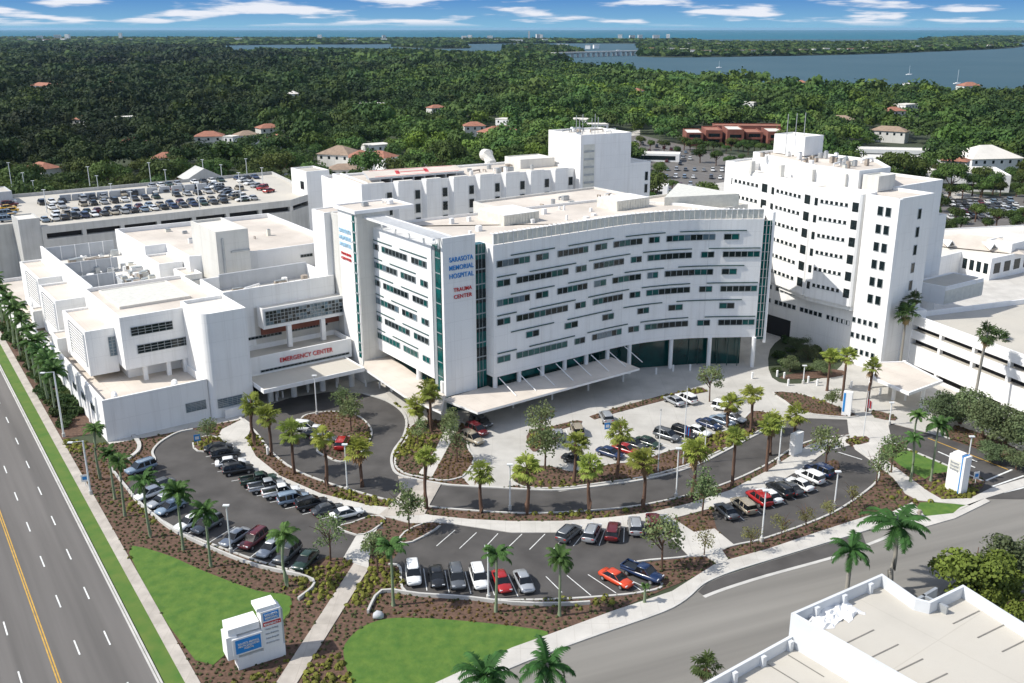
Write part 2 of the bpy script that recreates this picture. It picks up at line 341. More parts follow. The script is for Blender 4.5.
# ------------------------------------------------------------------ hospital grounds (plan taken from the photograph)
def cover(name, P, z, m, n=1, zlo=None, closed=True):
    Q = smooth(G(P), n) if n > 1 else G(P)
    mb = MB()
    if zlo is None: mb.sheet(Q, z)
    else: mb.prism(Q, zlo, z)
    struct(name, mb, [m]); return Q
def kerb(P, w=.35, z1=.26, closed=False, n=4, name='kerb', m='kerb', raw=False, z0=.0):
    Q = P if raw else smooth(G(P), n, closed)
    if closed: Q = Q + [Q[0]]
    mb = MB(); k = len(Q); L = []; Rr = []
    for i in range(k):
        p = Vector(Q[max(0, i - 1)]) if not (closed and i == 0) else Vector(Q[-2])
        q = Vector(Q[min(k - 1, i + 1)]) if not (closed and i == k - 1) else Vector(Q[1])
        d = (q - p).normalized(); nn = Vector((-d.y, d.x)) * w / 2
        L.append((Q[i][0] + nn.x, Q[i][1] + nn.y)); Rr.append((Q[i][0] - nn.x, Q[i][1] - nn.y))
    vs = []; fs = []
    for i in range(k): vs += [(*L[i], z0), (*L[i], z1), (*Rr[i], z1), (*Rr[i], z0)]
    for i in range(k - 1):
        a = 4 * i; b = a + 4
        fs += [(a, b, b + 1, a + 1), (a + 1, b + 1, b + 2, a + 2), (a + 2, b + 2, b + 3, a + 3)]
    fs += [(0, 1, 2, 3), (4 * k - 1, 4 * k - 2, 4 * k - 3, 4 * k - 4)]
    mb.add(vs, fs); return struct(name, mb, [m])
# campus apron under the buildings
cover('campus_apron', [(60, 385), (110, 445), (300, 432), (470, 432), (800, 402), (900, 430), (1100, 500), (1300, 420), (1100, 215), (950, 190), (640, 160), (640, 130), (540, 150), (300, 172), (100, 190), (-80, 205), (-60, 300), (0, 300), (40, 350)], .015, 'conc')
# boulevard on the left: straight lines in its own direction
KB = at(120, 600); rd = Vector((-sin(R(34.3)), cos(R(34.3)))); rn = Vector((-rd.y, rd.x))
def rl(t, off): return (KB[0] + rd.x * t + rn.x * off, KB[1] + rd.y * t + rn.y * off)
T0, T1 = -70, 330
mb = MB(); mb.sheet([rl(T0, .2), rl(T1, .2), rl(T1, 40), rl(T0, 40)], .03); struct('road', mb, ['road'])
kerb([rl(T0, .05), rl(T1, .05)], .2, .15, name='road_kerb', raw=True)
kerb([rl(T0, .33), rl(T1, .33)], .22, .045, name='road_gutter', raw=True, z0=.03)
mb = MB(); mb.sheet([rl(T0, -.15), rl(T1, -.15), rl(T1, -1.9), rl(T0, -1.9)], .12); struct('verge', mb, ['verge'])
mb = MB(); mb.prism([rl(T0, -1.9), rl(T1, -1.9), rl(T1, -3.2), rl(T0, -3.2)], 0, .15); struct('sidewalk', mb, ['walk'])
mb = MB()
for off in (8.6, 8.85): mb.sheet([rl(T0, off - .07), rl(T1, off - .07), rl(T1, off + .07), rl(T0, off + .07)], .045)
struct('centre_line', mb, ['yellow'])
mb = MB()
for k in range(-6, 30):
    for off in (2.95, 6.05, 11.95, 14.6):
        s0 = 23.7 + k * 10.75 - (0 if off < 9 else 2.5)
        mb.sheet([rl(s0, off - .08), rl(s0 + 3.1, off - .08), rl(s0 + 3.1, off + .08), rl(s0, off + .08)], .045)
struct('lane_dashes', mb, ['paint'])
# planting bed (bark mulch) under the whole frontage
BED = G([(106, 445), (150, 437), (195, 428), (250, 418), (420, 400), (600, 470), (800, 392), (880, 400), (1000, 440), (1040, 462), (1040, 480), (960, 507), (870, 515), (730, 562), (640, 600), (545, 642), (430, 700), (330, 720)]) + [rl(-38, -3.2), rl(54, -3.2)]
mb = MB(); mb.sheet(BED, .05); struct('mulch_bed', mb, ['mulch'])
mb = MB(); mb.sheet([rl(54, -3.2), rl(150, -3.2), rl(150, -9), rl(54, -9.2)], .04); struct('hedge_bed', mb, ['mulch'])
EX = []     # hard surfaces and lawns: no ground cover plants there
def hard(*a, **k): Q = cover(*a, **k); EX.append(Q); return Q
LA = hard('lawn', [(129, 553.5), (160, 553), (205, 572), (256, 591), (290, 597), (283, 622), (240, 642), (195.5, 661)], .10, 'grass', 3)
LB = hard('lawn', [(343.5, 655), (348.5, 640), (363.5, 627), (386, 619.5), (416, 618.5), (470, 622), (530, 629), (548, 635), (512, 652), (436, 684), (400, 704), (357, 690)], .10, 'grass', 3)
hard('lawn', [(880.5, 441.5), (914, 453), (948, 467), (949, 474), (944, 482), (926, 480), (900, 466), (885, 452)], .10, 'grass')
hard('lawn', [(920, 503), (945, 504), (969, 505.5), (953, 513.5), (918, 517)], .10, 'grass', 2)
# west lot
LOT1 = [(193, 430), (180, 432.5), (168, 438), (158, 445), (152.5, 453), (155, 461), (148, 464), (133, 477), (127, 488), (135, 500), (150, 514), (165, 523), (182, 532.5), (212, 545), (256, 561), (301, 574), (310, 566), (323.5, 558.5), (344, 558), (362, 531), (384, 529), (372, 513), (343.5, 509.5), (306, 495), (271, 482), (248, 466), (240, 459), (218, 436)]
hard('west_parking_lot', LOT1, .07, 'asph')
kerb([(193, 430), (180, 432.5), (168, 438), (158, 445), (152.5, 453), (155, 461), (148, 464)], n=5)
kerb([(127, 488), (135, 500), (150, 514), (165, 523), (182, 532.5), (212, 545), (256, 561), (301, 574)], .3, .2, n=5)
kerb([(301, 574), (307, 566)], .3, .2)
kerb([(111, 469.5), (125, 487), (140, 504.5), (155, 517.5), (175, 532.5), (212, 550), (256, 567), (313, 582), (298.5, 601)], .26, .5, n=5, name='low_wall')
kerb([(133, 436), (139, 444), (138, 452), (128, 460)], .6, .35, name='path_edge')
# south lot
LOT2 = [(446, 523.5), (512, 533.3), (562, 533.3), (612, 530), (652, 525), (672, 536), (689.5, 557), (632, 564.5), (662, 584.5), (642, 593), (592, 598), (542, 600.5), (500, 600.5), (456, 598), (406, 592.5), (400, 568), (388.5, 565), (396, 556), (403.5, 544.5)]
hard('south_parking_lot', LOT2, .07, 'asph')
kerb([(388.5, 565), (400, 568), (406, 592.5), (456, 598), (500, 600.5), (542, 600.5), (592, 598), (642, 593), (662, 584.5), (632, 564.5), (689.5, 557), (734, 546), (768, 538), (830.5, 514.5), (868, 490), (878, 478), (876, 467), (861, 450), (846, 438)], .3, .2, n=5)
kerb([(368, 614), (382, 593), (420, 596.5), (470, 600), (512, 605), (560, 606), (590, 604.5)], .26, .5, name='low_wall', n=3)
# east lot
LOT3 = [(717, 530), (712, 513), (719.5, 506.5), (762, 492), (805.5, 467), (822, 452), (848, 446), (861, 450), (876, 467), (878, 478), (868, 490), (830.5, 514.5), (768, 538), (734.5, 546)]
hard('east_parking_lot', LOT3, .07, 'asph')
# ring drive
D_out = [(240, 418), (256, 433), (271, 452), (293.5, 469.5), (323.5, 482), (356, 492), (393.5, 502), (428.5, 507), (463.5, 510.5), (512, 513.5), (550, 513.5), (587, 511.5), (637, 506.5), (687, 496), (729.5, 482.5), (768, 464.5), (793, 448.5), (818, 439.5), (849, 436)]
D_in = [(847, 419.5), (813, 417), (783, 418.5), (764.5, 431), (747, 440), (724.5, 452), (692, 467.5), (652, 478.5), (612, 485), (562, 490.5), (527, 490), (500, 488.5), (470, 487), (441, 484.5), (401, 476), (392, 465), (393.5, 452), (403.5, 437), (406.5, 422), (401, 411), (386, 401), (363.5, 394), (330, 392), (290, 398), (262, 408)]
hard('ring_drive', D_out + D_in, .06, 'asph')
kerb(D_out, .32, .2, n=4); kerb(D_in[2:22], .4, .22, n=4)
ISL = [(303.5, 417), (321, 413), (338, 412.5), (352, 414.5), (363, 420), (371.5, 431), (368.5, 443), (357, 457), (341, 462.5), (327, 457.5), (317, 451), (322, 441), (304, 426)]
q = cover('loop_island', ISL, .17, 'mulch', 4, zlo=.05); kerb(ISL, .3, .24, closed=True)
# plaza, visitor parking and forecourt in pale concrete
PLZ = [(381, 388), (401, 409), (408, 424), (412, 430), (440, 424), (464, 424), (466, 449), (474, 460), (462, 478), (470, 486), (500, 488), (516, 486), (512, 478), (560, 492), (612, 484), (652, 477), (692, 466), (724, 451), (747, 438), (764, 430), (790, 418), (848, 420), (892, 424), (943, 437), (960, 420), (900, 380), (868, 350), (790, 335), (740, 352), (600, 372), (447, 398)]
hard('plaza', PLZ, .075, 'plaza')
BULB = [(411, 427), (425, 421), (446, 421), (463.5, 423.5), (468, 448), (474, 459.5), (466, 474), (456, 479.5), (441, 481), (420, 477.5), (406, 474.5), (396, 467), (396.5, 455), (406, 440)]
cover('planting_island', BULB, .16, 'mulch', 3, zlo=.05); kerb(BULB, .3, .22, closed=True)
ISA = [(512, 474.5), (527, 467), (552, 467), (575, 472), (612, 464.5), (637, 462), (667, 452), (687, 447), (707, 437), (729.5, 429.5), (742, 421), (752, 412), (766, 413), (772, 420), (764, 428), (747, 438), (724.5, 449.5), (687, 465.5), (647, 477), (607, 483), (562, 488.5), (527, 488), (513, 482)]
cover('planting_island', ISA, .16, 'mulch', 3, zlo=.05); kerb(ISA, .3, .22, closed=True)
ISB = [(529.5, 432), (552, 427), (577, 421), (581, 424.5), (552, 433), (540, 449), (533, 452), (527, 443)]
cover('planting_island', ISB, .16, 'mulch', 2, zlo=.05)
ISC = [(589.5, 417), (612, 409.5), (662, 396), (702, 388), (708, 392), (667, 400), (617, 413), (594.5, 420)]
cover('planting_island', ISC, .16, 'mulch', 1, zlo=.05)
# walkways
WK = [(217.5, 438), (240, 461), (271, 482.5), (306, 495), (343.5, 510), (372, 514), (410, 524), (446, 523.8), (512, 533.5), (562, 533.5), (612, 530.2), (655, 524), (719.5, 506.8), (762, 492.3), (805.5, 467.3), (826, 452), (850, 446), (846, 437), (822, 441), (808, 446), (790, 457), (768, 471), (730, 491), (690, 504), (652, 513), (612, 518), (562, 521.8), (512, 522), (470, 520), (431, 516), (391, 508.5), (368.5, 506), (321, 494.5), (281, 477), (256, 457), (247, 440), (252, 425), (244, 419), (222, 430)]
hard('curved_walk', WK, .16, 'conc', 1, zlo=.04)
hard('walk', [(388, 508), (402, 492), (398, 477), (441, 485), (431, 503), (424, 516), (385, 517), (378, 528), (366, 527)], .17, 'walk', zlo=.04)
hard('walk', [(343.5, 558.5), (356, 537), (367, 526), (378, 528), (372, 540), (369, 562), (368.5, 569), (356, 565)], .165, 'conc', zlo=.04)
hard('walk', [(354, 564), (369, 569), (297, 684), (280, 712), (258, 712), (276, 684)], .15, 'walk', zlo=.04)
PATHS = [cover('walk', [(418.5, 474.5), (436, 449.5), (449, 422), (464, 419), (447, 450), (432, 478)], .18, 'conc', zlo=.04)]
hard('walk', [(669.5, 537), (652, 519), (668, 516), (694, 533), (714.5, 529.5), (734.5, 546), (722, 551), (728, 560), (719, 566), (706, 557), (689.5, 557.5)], .165, 'conc', zlo=.04)
hard('crossing', [(847, 419.3), (888, 423.3), (892, 443.5), (849, 437)], .085, 'conc')
hard('walk', [(849, 437), (892, 443), (881, 447), (885, 460), (905, 475), (928, 492), (942, 500), (970, 499), (990, 489), (1060, 468), (1060, 476), (985, 499), (960, 508), (953, 514), (969, 506), (945, 503.5), (918, 501), (905, 494), (893, 478), (872, 462), (855, 450)], .13, 'conc', zlo=.04)
SW = [(400, 712), (435, 684), (512, 648.5), (547, 636), (612, 612), (672, 592), (717, 563.5), (768, 549.5), (820, 532), (868, 516.5), (893, 512), (912, 503), (925, 517), (953, 514), (985, 499), (990, 502), (955, 519), (920, 529), (868, 530), (835.5, 540), (768, 560), (737, 570), (718, 577), (702, 585), (685, 600), (662, 612), (605, 632), (549.5, 652), (512, 667.5), (476, 684), (440, 712)]
hard('sidewalk', SW, .14, 'conc', 1, zlo=.0)
kerb([(440, 712), (476, 684), (512, 667.5), (549.5, 652.5), (605, 632.5), (662, 612.5), (685, 600), (702, 585), (718, 577), (737, 570), (768, 560.5), (835.5, 540), (868, 530)], .3, .16, n=3)
hard('lay_by', [(698, 592), (706, 584), (724.5, 576), (768, 562), (835, 541.5), (862, 533), (866, 544), (835, 556), (768, 574.5), (725, 588), (704, 596)], .028, 'asph')
cover('street', [(440, 713), (476, 685), (512, 668.5), (549.5, 653), (605, 633), (662, 613), (685, 601), (702, 586), (720, 577), (770, 561), (868, 531), (920, 529), (955, 519), (985, 500), (1060, 473), (1300, 395), (1400, 470), (1080, 600), (1150, 683), (1000, 1500), (440, 1500)], .020, 'street')
kerb([(704, 597), (725, 589), (768, 575.5), (835, 557), (866, 545.5), (890, 536)], .5, .05, n=3, name='gutter', m='kerb', z0=.02)
# exit road with markings
hard('exit_road', [(888, 423.5), (943, 437), (975, 448), (1060, 478), (1060, 500), (985, 499), (943, 464.5), (892, 443.5)], .065, 'asph')
kerb([(893, 424), (943, 437), (985, 451), (1060, 478)], .35, .2)
kerb([(880.5, 441.5), (892, 443.5), (943, 464.5), (983, 482)], .35, .2)
def line(p, q, w=.12, z=.085, name='marking', m='paint', mb=None):
    own = mb is None; mb = mb or MB(); P = at(*p); Q = at(*q); mb.bar(P, Q, w, z - .004, z)
    if own: struct(name, mb, [m])
mb = MB()
line((928, 438.5), (1008, 470), .22, .08, mb=mb); struct('exit_centre_line', mb, ['yellow'])
mb = MB()
for p, q in [((1012, 470), (986, 481)), ((938, 452), (975, 468)), ((962, 456), (977, 462)), ((1024, 476), (992, 487)), ((1040, 484), (1003, 493))]: line(p, q, .3, .08, mb=mb)
line((838, 452.5), (862, 460), .2, .09, mb=mb)
struct('crosswalk_marking', mb, ['paint'])
# bay stripes where the bays stand empty
mb = MB()
for a in [(436.5, 546.5, 455, 530.5), (459.5, 549, 476.5, 533), (483.5, 549.5, 498, 534), (506, 550, 522, 534.5), (529.5, 550, 545, 534.5), (553, 550, 567, 534.5), (546, 577, 562, 593), (567, 576, 591, 596), (588, 575, 616, 593.5), (612, 571, 641, 591)]: line(a[:2], a[2:], .11, .085, mb=mb)
struct('bay_markings', mb, ['paint'])

# ------------------------------------------------------------------ main hospital tower
HB = empty('hospital_building', (*A0, 0), GA, 'white hospital tower with curved front, green strip windows and blue and red sign lettering', 'hospital')
fp = [(8.2, -2.4), (22, -2.4), (34, -2.4), (39, -2.7), (43.5, -3.6), (48, -5.0), (52, -6.8), (56, -9.2), (60, -11.9), (64, -14.6)]
fpd = []
for i in range(len(fp) - 1):
    for k in range(12): t = k / 12; fpd.append((fp[i][0] + (fp[i + 1][0] - fp[i][0]) * t, fp[i][1] + (fp[i + 1][1] - fp[i][1]) * t))
fpd.append(fp[-1]); Sc = [0]
for i in range(1, len(fpd)): Sc.append(Sc[-1] + math.dist(fpd[i - 1], fpd[i]))
def fs(s, off=0.):
    i = 0
    while i < len(Sc) - 2 and Sc[i + 1] < s: i += 1
    t = (s - Sc[i]) / (Sc[i + 1] - Sc[i]); p, q = fpd[i], fpd[i + 1]
    d = Vector((q[0] - p[0], q[1] - p[1])).normalized()
    return (p[0] + (q[0] - p[0]) * t + d.y * off, p[1] + (q[1] - p[1]) * t - d.x * off)
ROOF, WT, WB = 31.5, 29.6, 6.2
back = [(67.5, -10), (63, 8), (52, 22), (-.3, 26)]
front = [fs(i * 57.4 / 36) for i in range(37)]
mb = MB(); mb.prism(front + [(64.4, -12.6)] + back + [(1.2, 26), (1.2, 1.5), (8.2, 1.5)], WB, WT + .01, 0, 1, par=.5, th=.3)
part('wall', mb, ['white', 'roof'], HB)
mb = MB(); mb.box(-.35, 1.3, 3.4, 25.6, WB, WT, 0); part('side_wall', mb, ['plain'], HB)
for r, z in enumerate((26.3, 22.9, 19.5, 16.1, 12.7, 9.3)): pass
mb = MB(); mb.box(-.4, 6.0, -.35, .25, 4.0, ROOF, 0); part('sign_wall', mb, ['white'], HB)
mb = MB()   # ground storey and core behind
mb.prism([(1.5, 1.5), (30, .6), (44, -1), (55, -6), (62, -11), (60, 18), (2, 22)], .02, WB - .01, 0)
M['lobby'] = mat('lobby_glass', (.0, .045, .042), .12, .5, .4, spec=.6)
part('ground_storey', mb, ['lobby'], HB)
mb = MB(); mb.box(-.1, 1.0, 1.0, 3.4, 5, WT + .3, 0)
for k in range(9): mb.box(-.16, -.1, 1.0, 3.4, 7 + k * 2.6, 7.15 + k * 2.6, 1)
mb.box(-.2, -.1, 2.5, 3.4, 5, WT, 1)
part('glass_strip', mb, ['teal', 'frame'], HB)
mb = MB(); mb.box(6.0, 8.2, -.1, 1.4, 4.2, WT, 0)
for k in range(9): mb.box(6.0, 8.2, -.16, -.1, 7 + k * 2.6, 7.2 + k * 2.6, 1)
for k in (6.7, 7.4): mb.box(k, k + .07, -.15, -.1, 4.2, WT, 1)
for k in range(4): mb.box(6.0, 8.2, -.13, -.1, 9 + k * 5.2, 11.4 + k * 5.2, 2)
part('glass_strip', mb, ['teal', 'frame', 'glass'], HB)
e0, e1 = fs(57.4), fs(58.8); ex = (e1[0] + (e1[0] - e0[0]) * .35, e1[1] + (e1[1] - e0[1]) * .35)
mb = MB(); mb.bar(e0, ex, .3, WB - .5, WT - .3, 0, off=.3)
for k in range(14): mb.bar(e0, ex, .06, WB + k * 1.7, WB + .12 + k * 1.7, 1, off=.12)
for k in (.3, .65): c = (e0[0] + (ex[0] - e0[0]) * k, e0[1] + (ex[1] - e0[1]) * k); mb.box(c[0] - .05, c[0] + .05, c[1] - .1, c[1], WB, WT - .3, 1)
part('glass_strip', mb, ['teal', 'frame'], HB)
mb = MB(); mb.bar(ex, (ex[0] + 4, ex[1] + 6), .5, WB - 1.2, ROOF - .6, 0); part('end_fin', mb, ['plain'], HB)
# front windows
RA = [(.7, 7.6), (9, 11.7), (13.8, 20.7), (22.4, 25.2), (26.8, 33.3), (34.8, 37), (38.5, 48.2), (49.9, 52.8)]
RB_ = [(.7, 3.4), (4.8, 16.2), (18, 20.4), (22.2, 29.3), (31, 33.3), (34.7, 43.8), (45.7, 48.2), (49.9, 57.0)]
RE = [(6.9, 9.7), (15.6, 18.6), (24.6, 27.3), (32.9, 35.4), (39.6, 42.5), (49.9, 52.8)]
FA = [(3.6, 13.1), (16.2, 26.8), (29.6, 38.2), (41.2, 54.2)]; FB = [(.7, 4.8), (7.6, 18), (21, 30.8), (33.6, 43.8), (47.1, 57.1)]
wr = random.Random(3)
def panes(mb, pf, s0, s1, z, h=1.02, allteal=False):
    n = max(2, round((s1 - s0) / 1.25)); kt = wr.randrange(n); pale = wr.random() < .22
    for k in range(n):
        a = s0 + (s1 - s0) * k / n; b = s0 + (s1 - s0) * (k + 1) / n
        m = 1 if (allteal or k == kt or (k == kt + 1 and n > 4)) else (2 if pale and wr.random() < .6 else 0)
        mb.bar(pf(a + .04), pf(b - .04), .04, z - h / 2, z + h / 2, m, off=0)
        mb.bar(pf(b - .05), pf(b + .05), .14, z - h / 2, z + h / 2, 3)
    mb.bar(pf(s0 - .06), pf(s0 + .05), .14, z - h / 2, z + h / 2, 3)
    m_ = (s0 + s1) / 2; st = max(1, int((s1 - s0) / 2.5))
    for k in range(st):
        a, b = s0 + (s1 - s0) * k / st, s0 + (s1 - s0) * (k + 1) / st
        mb.bar(pf(a), pf(b), .14, z - h / 2 - .08, z - h / 2, 3); mb.bar(pf(a), pf(b), .14, z + h / 2, z + h / 2 + .08, 3)
WM = ['glass', 'teal', 'blueg', 'frame']
for r, z in enumerate((26.3, 22.9, 19.5, 16.1, 12.7, 9.3)):
    for s0, s1 in (RE if r == 4 else RA if r % 2 == 0 else RB_):
        mb = MB(); panes(mb, lambda s: fs(s, .06), s0, s1, z, allteal=(r == 5 and s0 < 12) or wr.random() < .08); part('window', mb, WM, HB)
    for s0, s1 in (FA if r % 2 == 0 else FB):
        mb = MB(); n = max(1, int((s1 - s0) / 2))
        for k in range(n): mb.bar(fs(s0 + (s1 - s0) * k / n, .12), fs(s0 + (s1 - s0) * (k + 1) / n, .07), .14, z + 1.1, z + 1.27, 0)
        part('sunshade', mb, ['fin'], HB)
    LAw = [(21.6, 24.2), (11.4, 20.3), (4.9, 9.8)] if r % 2 == 0 else [(15.1, 24), (8.7, 13.7), (4.7, 7.0)]
    for s0, s1 in LAw:
        mb = MB(); panes(mb, lambda s: (-.41, s), s0, s1, z - .2, 1.0, allteal=(r == 5)); part('window', mb, WM, HB)
    for s0, s1 in ([(16.7, 24.1), (4.8, 13.8)] if r % 2 == 0 else [(20.5, 24), (8.6, 17.6)]):
        mb = MB(); mb.box(-.48, -.35, s0, s1, z + .92, z + 1.07, 0); part('sunshade', mb, ['fin'], HB)
# roof screen and projecting louvre eaves
mb = MB()
for k in range(28):
    s = .1 + k * 57.2 / 28; s2 = .1 + (k + 1) * 57.2 / 28; sm = (s + s2) / 2
    for u0, u1 in ((s, sm), (sm, s2)): mb.bar(fs(u0 + .03, -.15), fs(u1 - .03, -.15), .06, WT + .12, ROOF - .1, 0); mb.bar(fs(u0, -.1), fs(u1, -.1), .2, ROOF - .1, ROOF + .03, 1)
    mb.bar(fs(s, -.12), fs(s + .08, -.12), .2, WT, ROOF, 1)
part('roof_screen', mb, ['screen', 'plain'], HB)
mb = MB()
for k in range(60): s = k * 57.2 / 60; mb.bar(fs(s, -.4), fs(s + .2, -.4), 1.0, ROOF - .02, ROOF + .1, 0)
part('eaves_louvre', mb, ['plain'], HB)
mb = MB(); mb.box(-2.2, -1.9, -.3, 26, ROOF - .15, ROOF + .15, 0); mb.box(1.6, 1.9, .3, 26, ROOF - .15, ROOF + .1, 0)
for k in range(34): mb.box(-1.9, 1.6, .1 + k * .77, .38 + k * .77, ROOF - .06, ROOF + .08, 0)
for k in range(6): mb.box(-.3, 0, 1 + k * 4.8, 1.3 + k * 4.8, WT - .1, ROOF - .1, 0)
mb.box(1.5, 1.7, 1, 26, WT - .5, ROOF - .3, 0)
part('eaves_louvre', mb, ['plain'], HB)
for (a0, a1, b0, b1, zt) in [(20.8, 29, 12.1, 20.6, 31.05), (47.8, 56.7, 11, 17.1, 31.1)]:
    mb = MB(); mb.prism([(a0, b0), (a1, b0), (a1, b1), (a0, b1)], WT - .6, zt, 0, 1)
    for k in range(int((a1 - a0) / .7)): mb.box(a0 + .1 + k * .7, a0 + .25 + k * .7, b0 - .1, b0, WT - .4, zt - .15, 0)
    part('penthouse', mb, ['screen', 'plain'], HB)
rr = random.Random(5)
for k in range(16):
    a, b = rr.uniform(4, 52), rr.uniform(8, 20); w = rr.uniform(.3, .9); hv_ = rr.uniform(.3, 1.1)
    if 19 < a < 30 and b > 11 or 46 < a and b > 9: continue
    mb = MB(); mb.box(a, a + w, b, b + w, WT - .5, WT - .5 + hv_, 0); part('roof_vent', mb, ['plain'], HB)
# entrance canopy, brackets, posts
mb = MB(); mb.prism([(-1.5, -1.2), (-.2, -9.6), (36, -9.6), (36, -1.6), (8.2, -1.6), (8.2, -.4)], 3.75, 4.15, 0, 1); part('canopy', mb, ['plain', 'roof'], HB)
mb = MB()
for k in range(8): a = 9.2 + k * 4.2; mb.tube([(a, -2.5, 6.0), (a + .05, -7.5, 4.2)], .09, 5)
part('canopy_rods', mb, ['plain'], HB)
for k in range(10):
    s = .9 + k * 5.6 if k < 8 else None
    if k < 7: p = fs(.6 + k * 5.2, -.6)
    else: p = toab(*at(*[(669.9, 368.2), (708, 367.5), (751.8, 367)][k - 7]))
    mb = MB(); mb.tube([(p[0], p[1], 0), (p[0], p[1], WB)], .42, 12); part('column', mb, ['plain'], HB, smooth=False)
mb = MB(); mb.tube([(-.1, 1.0, 0), (-.1, 1.0, 6.4)], .5, 12); mb.tube([(-.1, 9, 0), (-.1, 9, 6.4)], .5, 12); part('column', mb, ['plain'], HB)
mb = MB()   # tall lobby glazing bars
for k in range(22): p = (30 + k * 1.45, .45 - (max(0, k - 9) ** 1.45) * .32); mb.box(p[0], p[0] + .08, p[1] - .5, p[1] - .35, .1, WB, 0)
part('lobby_mullions', mb, ['fin'], HB)
mb = MB(); mb.box(9, 31, -.9, -.5, 4.4, 6.15, 0); part('clerestory', mb, ['teal'], HB)
# sign lettering
for i, (tx, w, z) in enumerate([('SARASOTA', 4.7, 27.7), ('MEMORIAL', 4.8, 26.3), ('HOSPITAL', 4.8, 24.9)]): lettering(tx, 1.15, 'blue', HB, (3.15, -.42, z), 0, w)
for tx, w, z in [('TRAUMA', 3.6, 22.5), ('CENTER', 3.6, 21.3)]: lettering(tx, .95, 'red', HB, (3.35, -.42, z), 0, w)
# low link canopy between tower and emergency wing
mb = MB(); P = [toab(*at(*p, 4.5)) for p in [(363, 367.5), (405, 396), (441, 412), (445, 395), (384, 352), (366, 356)]]; mb.prism(P, 4.1, 4.5, 0, 1)
part('link_canopy', mb, ['plain', 'roof'], HB)
mb = MB()
for px, py in [(392, 392), (382, 384), (444, 414)]: p = toab(*at(px, py)); mb.tube([(*p, 0), (*p, 4.2)], .22, 8)
part('canopy_posts', mb, ['plain'], HB)

# ------------------------------------------------------------------ other buildings of the campus
class Bld:
    'a building whose parts are laid out in campus grid metres (a, b)'
    def __init__(s, name, a, b, label, cat='building', group=None, rz=GA, org=A0):
        s.a, s.b = a, b
        s.X = Matrix.Translation((-a, -b, 0))
        x, y = ab(a, b)
        s.e = empty(name, (x, y, 0), rz, label, cat, group)
    def mb(s): m = MB(); m.X = s.X; return m
    def block(s, name, a0, a1, b0, b1, z0, z1, mats=('white', 'roof'), par=.8, th=.35, label=None):
        m = s.mb(); m.prism([(a0, b0), (a1, b0), (a1, b1), (a0, b1)], z0, z1, 0, 1, par, th); return part(name, m, list(mats), s.e, label)
    def box(s, name, a0, a1, b0, b1, z0, z1, mt): m = s.mb(); m.box(a0, a1, b0, b1, z0, z1); return part(name, m, [mt], s.e)
    def poly(s, name, P, z0, z1, mats=('white', 'roof'), par=.8, th=.35):
        m = s.mb(); m.prism(P, z0, z1, 0, 1, par, th); return part(name, m, list(mats), s.e)
    def win(s, name, face, p, q, fix, z0, z1, nx=1, nz=1, g='glass', off=.05, fr=.07):
        "window in a wall: face 'a' lies at a=fix facing -a, face 'b' at b=fix facing -b, 'A'/'B' face the other way"
        m = s.mb(); sg = -1 if face in 'ab' else 1
        def bx(u0, u1, w0, w1, d, mi):
            lo, hi = sorted((fix + sg * .0, fix + sg * d))
            if face in 'aA': m.box(lo, hi, u0, u1, w0, w1, mi)
            else: m.box(u0, u1, lo, hi, w0, w1, mi)
        bx(p, q, z0, z1, off, 0)
        for k in range(nx + 1): u = p + (q - p) * k / nx; bx(u - fr / 2, u + fr / 2, z0, z1, off + .06, 1)
        for k in range(nz + 1): w = z0 + (z1 - z0) * k / nz; bx(p - fr / 2, q + fr / 2, w - fr / 2, w + fr / 2, off + .07, 1)
        return part(name, m, [g, 'frame'], s.e)
def clutter(B, name, a0, a1, b0, b1, z, n, seed, big=1.6):
    'rooftop plant: ducts, units and pipes, each its own part'
    r = random.Random(seed)
    for k in range(n):
        a, b = r.uniform(a0, a1), r.uniform(b0, b1); m = B.mb(); t = r.random()
        if t < .4:
            w, d, h = r.uniform(.6, big * 1.4), r.uniform(.6, big), r.uniform(.5, 1.5); m.box(a, min(a + w, a1 + .5), b, b + d, z, z + h, 0); m.box(a + .1, a + w - .1, b + .1, b + d - .1, z + h, z + h + .15, 1); part('roof_unit', m, [r.choice(['metal', 'plain', 'rust', 'screen']), 'frame'], B.e)
        elif t < .6:
            m.tube([(a, b, z), (a, b, z + r.uniform(.6, 1.4))], r.uniform(.3, .8), 10); part('roof_fan', m, [r.choice(['metal', 'rust', 'plain'])], B.e)
        else:
            L = r.uniform(2, 5); p = [(a, b, z), (a, b, z + .6), (a + (L if r.random() < .5 else 0), b + r.uniform(0, 2), z + .6)]; p.append((p[-1][0], p[-1][1], z)); m.tube(p, r.uniform(.1, .25), 6); part('roof_duct', m, [r.choice(['metal', 'rust', 'plain'])], B.e)
# --- west wing
WW = Bld('west_wing', -50, 24, 'stepped white block beside the boulevard with louvred bays and two rows of dark windows', 'hospital wing')
WW.block('front_block', -50, -33, 24, 66, 0, 7.2, par=1.4)
WW.block('low_block', -50, -30, 66, 126, 0, 6.0, par=.8)
m = WW.mb(); P = [(-33, 30)] + [(-33 + 1.6 - 1.6 * cos(t * pi / 12), 24.8 - 1.6 * sin(t * pi / 12)) for t in range(7)] + [(-25.4, 23.2), (-25.4, 34), (-33, 34)]
m.prism(P, 0, 18.7, 0, 1, .6); part('stair_block', m, ['white', 'roofw'], WW.e)
WW.block('upper_block', -43.6, -25.4, 33.2, 57, 8.4, 17.7, par=.7)
WW.box('core', -42.5, -26, 36.5, 60, 5.5, 8.4, 'plain')
for a in (-40.3, -36.3, -33.4): WW.box('column', a - .35, a + .35, 33.6, 34.3, 5.8, 8.4, 'plain')
